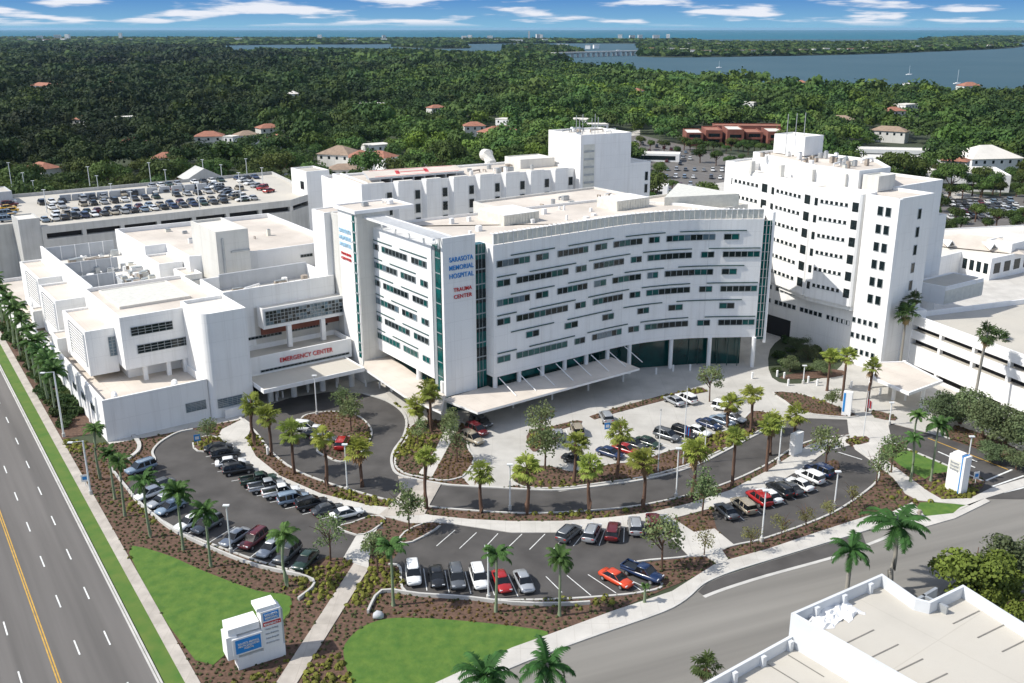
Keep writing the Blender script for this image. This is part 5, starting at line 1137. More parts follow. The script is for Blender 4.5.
BD5 = cover('planting_bed', [(925, 480), (945, 473), (980, 477), (983, 487), (968, 497), (945, 495)], .17, 'mulch', 2, zlo=.05)
BD6 = cover('planting_bed', [(798, 486), (812, 472), (828, 462), (838, 462), (838, 472), (825, 480)], .2, 'mulch', 2, zlo=.05)
BD7 = cover('planting_bed', [(193, 444), (205, 437), (222, 440), (229, 450), (215, 452), (198, 452)], .2, 'mulch', 2, zlo=.05)
BD8 = cover('planting_bed', [(338, 528), (352, 524), (372, 517), (385, 520), (372, 532), (356, 536)], .2, 'mulch', 2, zlo=.05)
BD9 = cover('planting_bed', [(399, 543), (405, 533), (425, 524), (440, 524), (436, 530), (412, 543)], .2, 'mulch', 2, zlo=.05)
for P_ in (BD8, BD9, BD7, BD1): kerb(P_, .25, .26, closed=True, raw=True)
# clipped shrubs by the west wing
shm = [quads_mesh('foliage', cloud_quads(np.random.default_rng(500 + i), 900, lobes_for(np.random.default_rng(510 + i), 8, 1.5, 1.1), .12, .8, .7), M['shrub']) for i in range(3)]
sr = random.Random(4); hb = []
for k in range(72):
    t = 60 + k * 1.25 + sr.uniform(-1, 1); off = -sr.uniform(4.0, 8.2); hb.append(rl(t, off))
for k, (x, y) in enumerate(hb):
    o = bpy.data.objects.new('shrub', shm[k % 3]); C.objects.link(o); o.location = (x, y, .05); o.rotation_euler = (0, 0, k); s_ = sr.uniform(.8, 1.3); o.scale = (s_, s_, s_)
    tag(o, 'rounded green shrub between the boulevard palms and the west wing', 'shrub', 'shrubs beside the west wing')
for k, (px, py) in enumerate([(776, 372), (784, 367), (793, 363), (800, 369), (808, 371), (818, 367), (829, 362), (836, 356), (780, 358), (790, 352), (804, 350), (815, 353), (826, 349), (786, 343), (798, 344), (835, 347)]):
    o = bpy.data.objects.new('shrub', shm[k % 3]); C.objects.link(o); o.location = (*at(px, py), .05); o.rotation_euler = (0, 0, k); s_ = sr.uniform(.7, 1.2); o.scale = (s_, s_, s_)
    tag(o, 'dark rounded shrub in the shaded garden between the two towers', 'shrub', 'shrubs in the tower garden')
# low ground cover plants in the mulch
pts = []
BEDS = [BED] + [smooth(G(P), 3) for P in (BULB, ISA)] + [G(ISB), G(ISC), smooth(G(ISL), 3), BD1, BD2, BD3, BD4, BD5, BD6, BD7, BD8, BD9]
gx = random.Random(8)
bb = [min(p[0] for p in BED), max(p[0] for p in BED), min(p[1] for p in BED), max(p[1] for p in BED)]
for bi, P in enumerate(BEDS):
    x0, x1, y0, y1 = min(p[0] for p in P), max(p[0] for p in P), min(p[1] for p in P), max(p[1] for p in P)
    x = x0
    while x < x1:
        y = y0
        while y < y1:
            qx, qy = x + gx.uniform(-.25, .25), y + gx.uniform(-.25, .25)
            if gx.random() < .88 and inpoly(qx, qy, P) and not inpoly(qx, qy, PATHS[0]) and (bi > 0 or not any(inpoly(qx, qy, E_) for E_ in EX)): pts.append((qx, qy, .06 if bi == 0 else .18))
            y += .72
        x += .72
pts = np.array(pts); rs = np.random.default_rng(3); n = len(pts); k = 14
kind_ = np.sin(pts[:, 0] * .23) + np.sin(pts[:, 1] * .31 + 1) + rs.normal(size=n) * .35
size_ = (.12 + .1 * rs.random(n)) * np.where(kind_ > 1.0, 1.9, 1.0)
ii = np.repeat(np.arange(n), k); cc = pts[ii].astype(float); d = rs.normal(size=(n * k, 3)); d[:, 2] = abs(d[:, 2]); d /= np.linalg.norm(d, axis=1)[:, None]
cc += d * size_[ii][:, None]; t_ = np.cross(d, rs.normal(size=(n * k, 3))); t_ /= np.linalg.norm(t_, axis=1)[:, None]; b_ = np.cross(d, t_); s_ = (size_[ii] * .42)[:, None]
Qd = np.stack([cc - t_ * s_ - b_ * s_, cc + t_ * s_ - b_ * s_, cc + t_ * s_ + b_ * s_, cc - t_ * s_ + b_ * s_], 1)
tn = np.where(kind_[:, None] > .9, [[2.1, 1.9, .9]], np.where(kind_[:, None] < -.9, [[1.5, .9, .7]], [[1.0, 1.0, 1.0]])) * (.7 + .6 * rs.random((n, 1)))
M['cover'] = leafmat('ground_cover_leaf', (.10, .115, .045), .2, 0, attr=True, scale=1.5)
o = bpy.data.objects.new('ground_cover', quads_mesh('ground_cover', Qd, M['cover'], tn[ii])); C.objects.link(o); tag(o, 'low clumps of ground cover dotted through the brown mulch beds', 'ground cover', None, 'stuff')
print('ground cover', n)

# ------------------------------------------------------------------ woodland beyond the campus
CAMP = [(-90, -500), (-90, 198), (62, 198), (66, 130), (138, 124), (150, 104), (250, 92), (262, 20), (340, -40), (520, -100), (520, -500)]
Z1 = [(606, 138), (615, 131), (690, 148), (782, 148), (835, 176), (760, 215), (600, 205), (640, 170)]
Z2 = [(936, 200), (1040, 194), (1040, 240), (925, 236)]
CLIN = [(682, 134), (786, 130), (790, 152), (682, 152)]
ZW = [G(P) for P in (Z1, Z2, CLIN, [(840, 150), (935, 150), (930, 176), (850, 176)])]
HOUSES = [  # px, py of the roof, width, depth, kind, wall, roof material
 (44, 86, 30, 12, 'white walls and long red roof', 'plain', 'tile'), (64, 85, 14, 10, 'white walls and short red roof', 'plain', 'tile'), (110, 84, 14, 9, 'red roof alone in dark trees', 'cream', 'tile'), (163, 93, 13, 9, 'flat white roof left of a little red one', 'plain', 'roofw'),
 (179, 89, 6, 6, 'tiny red and white gable', 'plain', 'tile'), (86, 117, 15, 9, 'dull red roof sunk in trees', 'cream', 'tile'), (126, 115, 12, 9, 'pale roof in dark trees behind the left garage', 'plain', 'roofw'), (131, 139, 13, 9, 'brown tiled roof behind the left garage', 'cream', 'brick'), (166, 154, 12, 9, 'red gable close behind the left garage', 'plain', 'tile'),
 (42, 164, 13, 9, 'reddish roof at the far left behind the garage', 'cream', 'tile'), (209, 133, 15, 10, 'orange tiled roof left of the pale one', 'cream', 'tile'), (246, 132, 12, 9, 'pale tan roof behind the left garage', 'plain', 'tan'), (231, 134, 6, 6, 'small white gable between tan and orange roofs', 'plain', 'roofw'),
 (268, 125, 13, 9, 'dull red roof in the middle trees', 'cream', 'tile'), (277, 135, 8, 8, 'small orange roof in the middle trees', 'cream', 'tile'), (340, 150, 17, 14, 'big hipped brown roof and cream walls', 'cream', 'tan'), (361, 153, 11, 11, 'orange roof between brown and red ones', 'plain', 'tile'), (380, 153, 14, 10, 'red tiled roof beside bare trees', 'plain', 'tile'),
 (376, 142, 13, 9, 'flat white box above the red roofs', 'plain', 'roofw'), (344, 165, 13, 8, 'low tan roof in front of the hipped one', 'cream', 'tan'), (373, 104, 18, 11, 'white flat villa in mid woods', 'plain', 'roofw'), (293, 94, 9, 9, 'white gable in dark woods left of the villa', 'plain', 'roofw'), (436, 108, 12, 8, 'salmon roof in mid woods', 'cream', 'tile'),
 (474, 123, 13, 9, 'orange ridge left of the long orange roof', 'cream', 'tile'), (499, 129, 22, 13, 'long orange roof behind the lift tower', 'cream', 'tile'), (508, 117, 14, 9, 'grey roof behind the lift tower', 'plain', 'roofw'), (577, 117, 16, 12, 'white roof just over the lift tower', 'plain', 'roofw'), (594, 122, 16, 10, 'pale roof right over the lift tower', 'plain', 'roofw'),
 (637, 91, 10, 9, 'small white and red gable at mid right', 'plain', 'tile'), (746, 103, 16, 9, 'white roof in bright trees above the red clinic', 'plain', 'roofw'), (841, 117, 16, 10, 'pinkish roof above the patient tower', 'cream', 'tan'), (893, 111, 14, 10, 'orange roof right of the pinkish one', 'cream', 'tile'), (906, 105, 16, 10, 'flat white roof among right hand trees', 'plain', 'roofw'),
 (895, 117, 11, 8, 'red roof below the orange one', 'cream', 'tile'), (890, 128, 20, 10, 'dull brown roof above the long white shed', 'cream', 'tan'), (985, 153, 26, 20, 'pale metal hipped roof at the far right', 'plain', 'roofw'), (801, 83, 12, 10, 'orange roof by the water', 'cream', 'tile'), (912, 84, 15, 12, 'white roof at the water edge', 'plain', 'roofw'), (969, 86, 20, 14, 'salmon mansion at the water edge', 'cream', 'tile'), (1018, 93, 12, 10, 'orange roof at right edge near the water', 'cream', 'tile'),
 (956, 157, 11, 8, 'pinkish roof left of the metal one', 'cream', 'tile'), (24, 57, 26, 12, 'white low roof in far left woods', 'plain', 'roofw'), (60, 57, 22, 12, 'white low roof right of its far left twin', 'plain', 'roofw')]
hw = [(at(px, py, 8), wd, dp) for px, py, wd, dp, *_ in HOUSES]
rs = np.random.default_rng(21)
def band(d0, d1, sp, jit=.45):
    out = []; y = d0
    while y < d1:
        hwid = y * (.78 if y < 1450 else .66) + 60; x = -hwid + rs.random() * sp
        while x < hwid:
            out.append((x + rs.normal() * sp * jit * .5, y + rs.normal() * sp * jit * .5)); x += sp
        y += sp * .9
    return out
shore = [(x, y) for x, y in ns_w]
def shore_y(x):
    for (xa, ya), (xb, yb) in zip(shore[:-1], shore[1:]):
        if xa <= x <= xb: return ya + (yb - ya) * (x - xa) / (xb - xa)
    return shore[0][1] if x < shore[0][0] else shore[-1][1]
ncl = [(rs.uniform(-1, 1), rs.uniform(-1, 1), rs.uniform(0, 6.28)) for _ in range(6)]
def zone(x, y, f): return sum(math.sin(x * f * a + y * f * b + c) for a, b, c in ncl) / 3
def ok(x, y, clear=True):
    if y > shore_y(x) - 6: return False
    a, b = toab(x, y)
    if inpoly(a, b, CAMP): return False
    for P in ZW:
        if inpoly(x, y, P): return False
    if clear:
        for (hx, hy), wd, dp in hw:
            dx, dy = x - hx, y - hy
            if abs(dx) < wd * .5 + 4 and -30 - hy * .03 < dy < dp * .5 + 5: return False
    return True
bands = [(250, 560, 10.2, 700, .36, 0), (560, 900, 12.5, 340, .55, 1), (900, 1450, 16, 150, .95, 2), (1450, 3300, 23, 66, 1.8, 3)]
LIB = {}
for _, _, sp, nq, qs, key in bands:
    LIB[key] = [cloud_quads(np.random.default_rng(600 + key * 10 + i), nq, round_lobes(np.random.default_rng(650 + key * 10 + i), 5, sp * .66, 9.4), qs, .85, .3) for i in range(6)]
    for q_ in LIB[key]: q_[:, :, 2] += 1.4 - key * .3
near_tree = [quads_mesh('crown', cloud_quads(np.random.default_rng(700 + i), 2000, round_lobes(np.random.default_rng(750 + i), 7, 5.8, 9.6), .24, .85, .4) + np.array([0, 0, 1.3]), M['tree']) for i in range(6)]
tmm = MB(); tmm.tube([(0, 0, 0), (.1, 0, 4), (0, .2, 7)], [.4, .3, .2], 7)
for k_ in range(5): a = k_ * 1.25; tmm.tube([(0, 0, 3 + k_ * .4), (cos(a) * 2, sin(a) * 2, 5.8), (cos(a) * 3.6, sin(a) * 3.6, 7.6)], [.2, .12, .05], 5)
tmm = tmm.mesh('trunk', ['bark'])
TINTS = [(1, 1, 1), (.72, .85, .85), (1.15, 1.1, .85), (1.4, 1.28, .75), (.62, .78, .82), (.92, 1.02, .9), (1.2, 1.05, 1.0)]
chunks = []; tints = []; cand = []
for d0, d1, sp, nq, qs, key in bands:
    for x, y in band(d0, d1, sp):
        if ok(x, y): cand.append((x, y, key))
# the trees that show largest stand as single objects
vis = []
for i, (x, y, key) in enumerate(cand):
    d = y * _c + (H - 8) * _s; px = CX + F * x / d; py = CY - F * (y * _s - (H - 8) * _c) / d
    if -10 < px < 1034 and key == 0: vis.append((y, i, px, py))
vis.sort(); solo = set(i for _, i, _, _ in vis[:285])
trr = random.Random(12)
def region(px, py):
    if px < 290: return 'behind the left rooftop garage' if px > 60 else 'behind the garage ramp at far left'
    if px < 420: return 'between the left garage and the ward block'
    if px < 560: return 'behind the ward block helipad'
    if px < 700: return 'right of the lift tower'
    if px < 860: return 'behind the patient tower'
    return 'behind the low office at right'
for i, (x, y, key) in enumerate(cand):
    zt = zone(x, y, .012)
    s_ = .68 + .55 * rs.random() ** 1.5 + (.5 if rs.random() < .16 else 0); cloud_shade = min(1, max(0, (520 - (CX + F * x / (y * _c + 17))) / 420 + (y - 800) / 2200))  # cloud shadow over the left and far woods, painted into the crown tint
    if i in solo:
        d = y * _c + (H - 8) * _s; px = CX + F * x / d; py = 0
        j = trr.randrange(6); big = s_ > 1.05
        e = empty('woodland_tree', (x, y, 0), trr.random() * 6.28, ('large' if big else 'middling' if s_ > .88 else 'small') + f' round green tree in the first wood {region(px, py)}', 'tree', 'trees of the first wood ' + region(px, py))
        child('trunk', tmm, e, sc=(s_, s_, s_)); child('crown', near_tree[j], e, sc=(s_ * .95, s_ * .95, s_ * trr.uniform(.85, 1.2))); continue
    q_ = LIB[key][int(rs.integers(6))]; a = rs.random() * 6.28; ca, sa = cos(a), sin(a)
    m_ = q_ @ np.array([[ca, sa, 0], [-sa, ca, 0], [0, 0, 1]]) * np.array([s_, s_, s_ * (.85 + .35 * rs.random())]) + np.array([x, y, 0])
    w = np.array([1.6, 1.4, .8, .55, .8 if zt > -.2 else 2.2, 1.2, .5]); w /= w.sum(); t_ = np.array(TINTS[int(rs.choice(7, p=w))]) * (.7 + .6 * rs.random()) * (1.2 - .7 * cloud_shade + .32 * zt)
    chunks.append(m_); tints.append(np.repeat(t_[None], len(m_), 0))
# far keys: coarse wooded masses
def poly_scatter(P, sp):
    x0, x1, y0, y1 = min(p[0] for p in P), max(p[0] for p in P), min(p[1] for p in P), max(p[1] for p in P); o = []; x = x0
    while x < x1:
        y = y0
        while y < y1:
            qx, qy = x + rs.normal() * sp * .3, y + rs.normal() * sp * .3
            if inpoly(qx, qy, P): o.append((qx, qy))
            y += sp * 2.2
        x += sp
    return o
fl = [cloud_quads(np.random.default_rng(800 + i), 16, lobes_for(np.random.default_rng(850 + i), 5, 1, .5), .42, .7, .5) for i in range(5)]
for nm, P in land_w.items():
    sp = {'barrier_island': 34, 'far_key': 40, 'east_key': 19}.get(nm, 17)
    for x, y in poly_scatter(P, sp):
        if abs(x) > y * .6: continue
        if rs.random() < .12: continue
        q_ = fl[int(rs.integers(5))]; s_ = sp * (.7 + .5 * rs.random()); m_ = q_ * np.array([s_, s_, 13 * (.7 + .7 * rs.random())]) + np.array([x, y, 0])
        t_ = np.array(TINTS[int(rs.integers(7))]) * (.7 + .5 * rs.random()); chunks.append(m_); tints.append(np.repeat(t_[None], len(m_), 0))
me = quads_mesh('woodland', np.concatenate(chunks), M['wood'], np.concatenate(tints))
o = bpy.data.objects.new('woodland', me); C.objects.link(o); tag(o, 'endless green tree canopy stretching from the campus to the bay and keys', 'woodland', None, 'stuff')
print('trees', len(cand), 'quads', sum(len(c) for c in chunks))
# houses in the woods
def simple_house(name, x, y, rz, wd, dp, h, wm, rm, label, grp, flat=False, floors=1):
    e = empty(name, (x, y, 0), rz, label, 'house', grp)
    m = MB(); m.box(-wd / 2, wd / 2, -dp / 2, dp / 2, 0, h); part('wall', m, [wm], e)
    m = MB(); o_ = .6; zt = h + (.5 if flat else min(dp, wd) * .26); r_ = (wd - dp) / 2 if wd > dp else .5
    if flat: m.box(-wd / 2 - .2, wd / 2 + .2, -dp / 2 - .2, dp / 2 + .2, h + .002, h + .5)
    else: m.add([(-wd / 2 - o_, -dp / 2 - o_, h + .002), (wd / 2 + o_, -dp / 2 - o_, h + .002), (wd / 2 + o_, dp / 2 + o_, h + .002), (-wd / 2 - o_, dp / 2 + o_, h + .002), (-r_, 0, zt), (r_, 0, zt)], [(0, 1, 5, 4), (1, 2, 5), (2, 3, 4, 5), (3, 0, 4), (3, 2, 1, 0)])
    part('roof', m, [rm], e)
    for k in range(max(2, int(wd / 4))):
        xx = -wd / 2 + (k + .5) * wd / max(2, int(wd / 4)); m = MB(); m.box(xx - .6, xx + .6, -dp / 2 - .06, -dp / 2, h - 2.2, h - .8); part('window', m, ['glass'], e)
    return e
hr = random.Random(6)
for (px, py, wd, dp, desc, wm, rm) in HOUSES:
    x, y = at(px, py, 8); h = 6.6 if y < 700 else 8.4
    simple_house('house', x, y, R(hr.choice([-34, -20, 10, 36])), wd, dp, h, wm, rm, 'house with ' + desc if not desc[0].isdigit() else desc, 'houses scattered in the woods', rm == 'roofw' and py != 153 and wd != 9)
# shoreline and key houses, coast towers
def farbox(name, px, py, wd, hh, wm, rm, label, cat, grp):
    x, y = at(px, py, 0); e = empty(name, (x, y, 0), hr.uniform(-.3, .3), label, cat, grp); m = MB(); m.box(-wd / 2, wd / 2, -8, 8, 0, hh); part('wall', m, [wm], e)
    m = MB(); m.box(-wd / 2 - .5, wd / 2 + .5, -8.5, 8.5, hh + .01, hh + 1.2); part('roof', m, [rm], e)
    if hh > 18:
        m = MB()
        for k in range(int(hh / 4)): m.box(-wd / 2 + 1, wd / 2 - 1, -8.15, -8, k * 4 + 1.5, k * 4 + 3)
        part('window_bands', m, ['blueg'], e)
i = 0
for px, py, wd in [(528, 51, 24), (560, 47.5, 26), (566, 48, 18), (588, 49, 20), (596, 48.5, 22), (652, 52, 22), (664, 53.5, 26), (672, 52.5, 20), (684, 53, 26), (692, 54, 18), (706, 55, 30), (716, 54.5, 24), (727, 54.5, 18), (742, 54.5, 20), (752, 54.5, 22), (765, 55, 26), (776, 54.5, 20), (790, 54.3, 28), (803, 53.8, 24), (816, 53.5, 24), (826, 52.5, 18), (840, 53.2, 22), (851, 52.8, 26), (866, 51.8, 24), (888, 50.5, 34), (916, 49.5, 26), (930, 48.8, 18), (943, 48.4, 34), (976, 47.6, 26), (990, 48.3, 20), (645, 46.5, 26), (670, 46, 30), (690, 46, 24), (720, 46.5, 40), (738, 46, 26), (870, 46, 22), (912, 45, 24), (985, 44.8, 44)]:
    rm = hr.choice(['tile', 'roofw', 'roofw', 'tan']); farbox('waterfront_house', px, py, wd * .8, 10.5, 'plain', rm, f"tiny {'red roofed ' if rm == 'tile' else 'brown roofed ' if rm == 'tan' else ''}white house on the wooded key across the bay", 'house', f'waterfront houses, {rm}')
for px, py, wd in [(18, 42, 60), (32, 41.5, 50), (48, 41.8, 70), (56, 41, 40), (64, 42, 36), (90, 41, 40), (130, 41, 40), (152, 41.5, 44), (205, 41.5, 40), (238, 41.5, 50), (300, 41.5, 60), (352, 42.4, 60), (384, 42.2, 40), (472, 42, 40), (498, 41.6, 50), (516, 42.6, 90), (545, 42.5, 36)]:
    farbox('coast_house', px, py, wd * .7, hr.uniform(10, 17), 'plain', hr.choice(['tile', 'roofw']), 'pale low building strung along the distant barrier island', 'building', 'low buildings on the barrier island')
for px, wd, hh in [(121, 22, 60), (58, 60, 44), (68, 40, 48), (40, 50, 36), (320, 34, 44), (384, 30, 40), (529, 14, 75), (538, 36, 50), (541, 30, 46), (620, 36, 46), (632, 50, 40), (640, 40, 44), (656, 60, 42), (668, 30, 50), (464, 40, 34), (490, 50, 36), (470, 34, 42)]:
    farbox('coast_tower', px, 40.2, wd * .6, hh * .62, 'plain', 'roofw', 'pale high block on the distant coast against the sea', 'tower block', 'high blocks on the distant coast')
# bridge over the bay
bw = [at(553, 57.5), at(600, 56.2), at(640, 54.8)]
br = empty('bridge', (*bw[0], 0), 0, 'long low concrete bridge on piers crossing the bay', 'bridge')
m = MB(); m.X = Matrix.Translation((-bw[0][0], -bw[0][1], 0)); m.bar(bw[0], bw[2], 14, 8, 11); part('deck', m, ['gar'], br)
for k in range(17):
    t = (k + .5) / 17; c = (bw[0][0] + (bw[2][0] - bw[0][0]) * t, bw[0][1] + (bw[2][1] - bw[0][1]) * t); m = MB(); m.X = Matrix.Translation((-bw[0][0], -bw[0][1], 0)); m.box(c[0] - 3, c[0] + 3, c[1] - 6, c[1] + 6, -1.5, 8); part('pier', m, ['gar'], br)
m = MB(); m.X = Matrix.Translation((-bw[0][0], -bw[0][1], 0)); t = .73; c = (bw[0][0] + (bw[2][0] - bw[0][0]) * t, bw[0][1] + (bw[2][1] - bw[0][1]) * t); m.box(c[0] - 4, c[0] + 4, c[1] - 8, c[1] + 8, 0, 13); part('bridge_house', m, ['grey'], br)
for px, py, hm, lb in [(957, 84, 17, 'white sailboat with tall bare mast near the right shore'), (909, 75, 13, 'small sailboat out on the bay'), (719, 68, 12, 'sailboat moored off the near woods')]:
    x, y = at(px, py, -1.2); e = empty('sailboat', (x, y, -1.2), R(20), lb, 'boat'); m = MB(); loft(m, [(-5, .2, 1.2, 1.2), (-2, -.2, 1.2, 1.7), (2, -.2, 1.3, 1.5), (5.5, .6, 1.5, .1)]); part('hull', m, ['plain'], e); m = MB(); m.tube([(0, 0, 1), (0, 0, hm)], .16, 5); part('mast', m, ['pole'], e); m = MB(); m.box(-2, 1, -.8, .8, 1.2, 1.8); part('cabin', m, ['plain'], e)

# ------------------------------------------------------------------ clinic, far parking, sheds
c0_ = at(733, 146)
CL = Loc('clinic', at(686, 146), R(-4), 'long rust red low clinic with terraces and white flat roofs beyond the parking lot', 'building')
cw = math.dist(at(686, 146), at(786, 146))
for k in range(5):
    x0 = k * cw / 5; CL.block('wing', x0, x0 + cw / 5 - 2, (k % 2) * 5, 24 + (k % 2) * 5, 0, 7.5 + (k % 3), ('brick', 'tile' if k % 2 else 'roofw'), par=.6)
    CL.box('balcony_band', x0 + .5, x0 + cw / 5 - 2.5, (k % 2) * 5 - 1, (k % 2) * 5, 3.6, 4.4, 'brick'); CL.box('window_band', x0 + 1.5, x0 + cw / 5 - 3.5, (k % 2) * 5 - .1, (k % 2) * 5 + .0, 1, 3.2, 'glass'); CL.box('window_band', x0 + 1.5, x0 + cw / 5 - 3.5, (k % 2) * 5 - .1, (k % 2) * 5 + .0, 4.8, 6.6, 'glass')
CL.block('rear_wing', 20, cw + 4, 34, 48, 0, 8.5, ('brick', 'tile'), par=.5)
FP = cover('far_parking_lot', [(612, 138), (640, 135), (712, 152), (790, 164), (750, 196), (625, 200), (612, 185)], .05, 'road')
cover('far_verge', [(612, 196), (760, 178), (790, 182), (760, 214), (600, 214)], .07, 'conc')
cover('right_parking_lot', Z2, .05, 'road')
fr = random.Random(15)
def lotcars(rows, phrase, grp):
    ent = []
    for (xa, ya, xb, yb, n) in rows:
        for k in range(n):
            if fr.random() < .12: continue
            t = k / max(1, n - 1); ent.append((xa + (xb - xa) * t, ya + (yb - ya) * t, fr.choice(['white', 'silver', 'black', 'grey', 'pale blue', 'maroon', 'dark grey', 'white', 'silver'])))
    for px, py, c in ent: x, y = at(px, py); place_car(fr.choice(['sedan', 'suv']), c, x, y, fr.choice([10, 190]), .1, f'tiny {c} car {phrase}', f'{c} cars {phrase}', far=True)
lotcars([(628, 142, 700, 156, 11), (622, 147, 690, 160, 11), (620, 152, 680, 165, 10), (640, 170, 740, 172, 12), (640, 177, 720, 179, 10), (632, 186, 700, 186, 8)], 'in the far lot before the red clinic', 'x')
lotcars([(952, 206, 1010, 202, 11), (955, 210, 1015, 206, 11), (958, 214, 1020, 211, 11), (950, 219, 1020, 217, 10)], 'in the lot behind the low office', 'x')
for lb, (px, py), wd, dp, hh, cat in [('long low white shed with pale roof behind the patient tower', (880, 158), 62, 12, 5, 'shed'), ('flat cream roofed store right of the long shed', (905, 170), 40, 16, 6, 'building'), ('pale flat warehouse close behind the patient tower', (945, 186), 44, 26, 7, 'building'), ('small white kiosk by the far parking lot', (655, 197), 10, 8, 5, 'kiosk'), ('low pale roof between trees right of the lift tower', (640, 160), 40, 10, 4, 'shed')]:
    x, y = at(px, py); e = empty('shed', (x, y, 0), R(-12), lb, cat); m = MB(); m.prism([(-wd / 2, -dp / 2), (wd / 2, -dp / 2), (wd / 2, dp / 2), (-wd / 2, dp / 2)], 0, hh, 0, 1, .3); part('wall', m, ['plain', 'roofw'], e); m = MB(); m.box(-wd / 2 + 2, wd / 2 - 2, -dp / 2 - .1, -dp / 2, 1, 3); part('window_band', m, ['glass'], e)
frm = random.Random(2)
for i, (px, py) in enumerate([(684, 150), (696, 151), (708, 150), (720, 151), (731, 151), (743, 152), (754, 152), (766, 153), (777, 153), (788, 153), (690, 152), (702, 153), (713, 152), (650, 150), (664, 153), (700, 163), (716, 166), (730, 168), (640, 146), (676, 156), (726, 154), (738, 152), (748, 155), (760, 153), (771, 156), (782, 154), (796, 152), (808, 156), (820, 160), (742, 163), (757, 166), (772, 162), (612, 168), (622, 176), (634, 166), (646, 172), (660, 178), (618, 192), (634, 190), (790, 175), (770, 168), (800, 170), (780, 160), (812, 172), (655, 190), (672, 192)]):
    s_ = frm.uniform(.45, .75); e = empty('lot_tree', (*at(px, py), 0), i, 'green tree standing by the far parking lots before the clinic', 'tree', 'trees of the far lots'); child('trunk', tmm, e, sc=(s_,) * 3); child('crown', near_tree[i % 6], e, sc=(s_,) * 3)
for i, (px, py) in enumerate([(948, 200), (962, 199), (980, 198), (1000, 196), (1016, 197), (1024, 203), (934, 206), (930, 222), (938, 232), (946, 240), (1018, 236), (1026, 242), (955, 224), (975, 222), (996, 228), (1012, 226), (1022, 222), (960, 232), (940, 212), (985, 232)]):
    s_ = frm.uniform(.45, .7); e = empty('lot_tree', (*at(px, py), 0), i, 'green tree by the car rows behind the low office', 'tree', 'trees behind the low office'); child('trunk', tmm, e, sc=(s_,) * 3); child('crown', near_tree[i % 6], e, sc=(s_,) * 3)

# ------------------------------------------------------------------ lamps, flagpoles, bollards, signs
def pole_h(base, top):
    x, y = at(*base); v = (CY - top[1]) / F; return (v * y * _c - y * _s) / (_c + v * _s) + H
def lamp(base, top, label, head='box', group='lamp posts', r=.09, z0=0):
    x, y = at(*base, z0) if z0 else at(*base); v = (CY - top[1]) / F; h = (v * y * _c - y * _s) / (_c + v * _s) + H - z0
    e = empty('lamp_post', (x, y, z0), 0, label, 'lamp post', group); m = MB(); m.tube([(0, 0, 0), (0, 0, h)], [r * 1.3, r], 8); part('pole', m, ['pole'], e)
    if not z0: m = MB(); m.tube([(0, 0, 0), (0, 0, .7)], .26, 10); part('base', m, ['kerb'], e)
    m = MB()
    if head == 'box': m.box(-.4, .4, -.22, .22, h, h + .16); 
    elif head == 'arm': m.tube([(0, 0, h), (-1.2, -.8, h + .15)], .05, 5); m.box(-1.7, -1.0, -1.1, -.7, h + .1, h + .25)
    else: m.box(-.5, .5, -.15, .15, h, h + .15)
    part('lamp_head', m, ['pole'], e); return e
for b, t, lb in [((231, 553), (226, 506), 'white lamp post beside the outer row of the west lot'), ((347.5, 491), (345, 445), 'white lamp post at the foot of the ambulance loop'), ((317, 415), (314, 376), 'white lamp post at the top of the ambulance loop island'), ((488.5, 600), (488, 547), 'white lamp post in front of the south lot white cars'),
                 ((676, 498), (677.5, 449), 'white lamp post on the outer kerb below the plaza flagpoles'), ((510, 510), (510, 465), 'white lamp post near the middle of the ring drive'), ((834, 509), (838.5, 472), 'white lamp post on the south kerb of the east lot'), ((761.5, 542), (764.5, 491), 'white lamp post at the west end of the east lot kerb'),
                 ((778.5, 464), (780, 427), 'white lamp post between fan palms right of the plaza'), ((889, 425), (890, 403), 'short lamp post at the crossing by the entrance canopy'), ((968, 462), (970, 437), 'lamp post with square head on the exit road bed'), ((803, 384), (804, 366), 'lamp post in the shaded garden')]: lamp(b, t, lb)
lamp((91, 495), (81, 441), 'grey street light leaning arm over the boulevard walk', 'arm', r=.12)
lamp((64, 437), (54, 372), 'grey street light behind the boulevard palms', 'arm', r=.12)
for i, (x, yb, yt) in enumerate([(12, 187, 163), (25, 190, 173), (34, 191, 181), (90, 186, 167), (98, 187, 176), (112, 197, 184), (151, 183, 163), (166, 181, 170), (133, 213, 192), (204, 178, 160), (222, 178, 165), (241, 202, 173), (200, 211, 183), (247, 174, 159), (263, 185, 168), (47, 213, 190)]):
    lamp((x, yb), (x - 1, yt), f'thin pale lamp mast on the left garage roof, {ORD[i]} of sixteen', 'bar', 'lamp masts on the left garage', .1, GZ - 1)
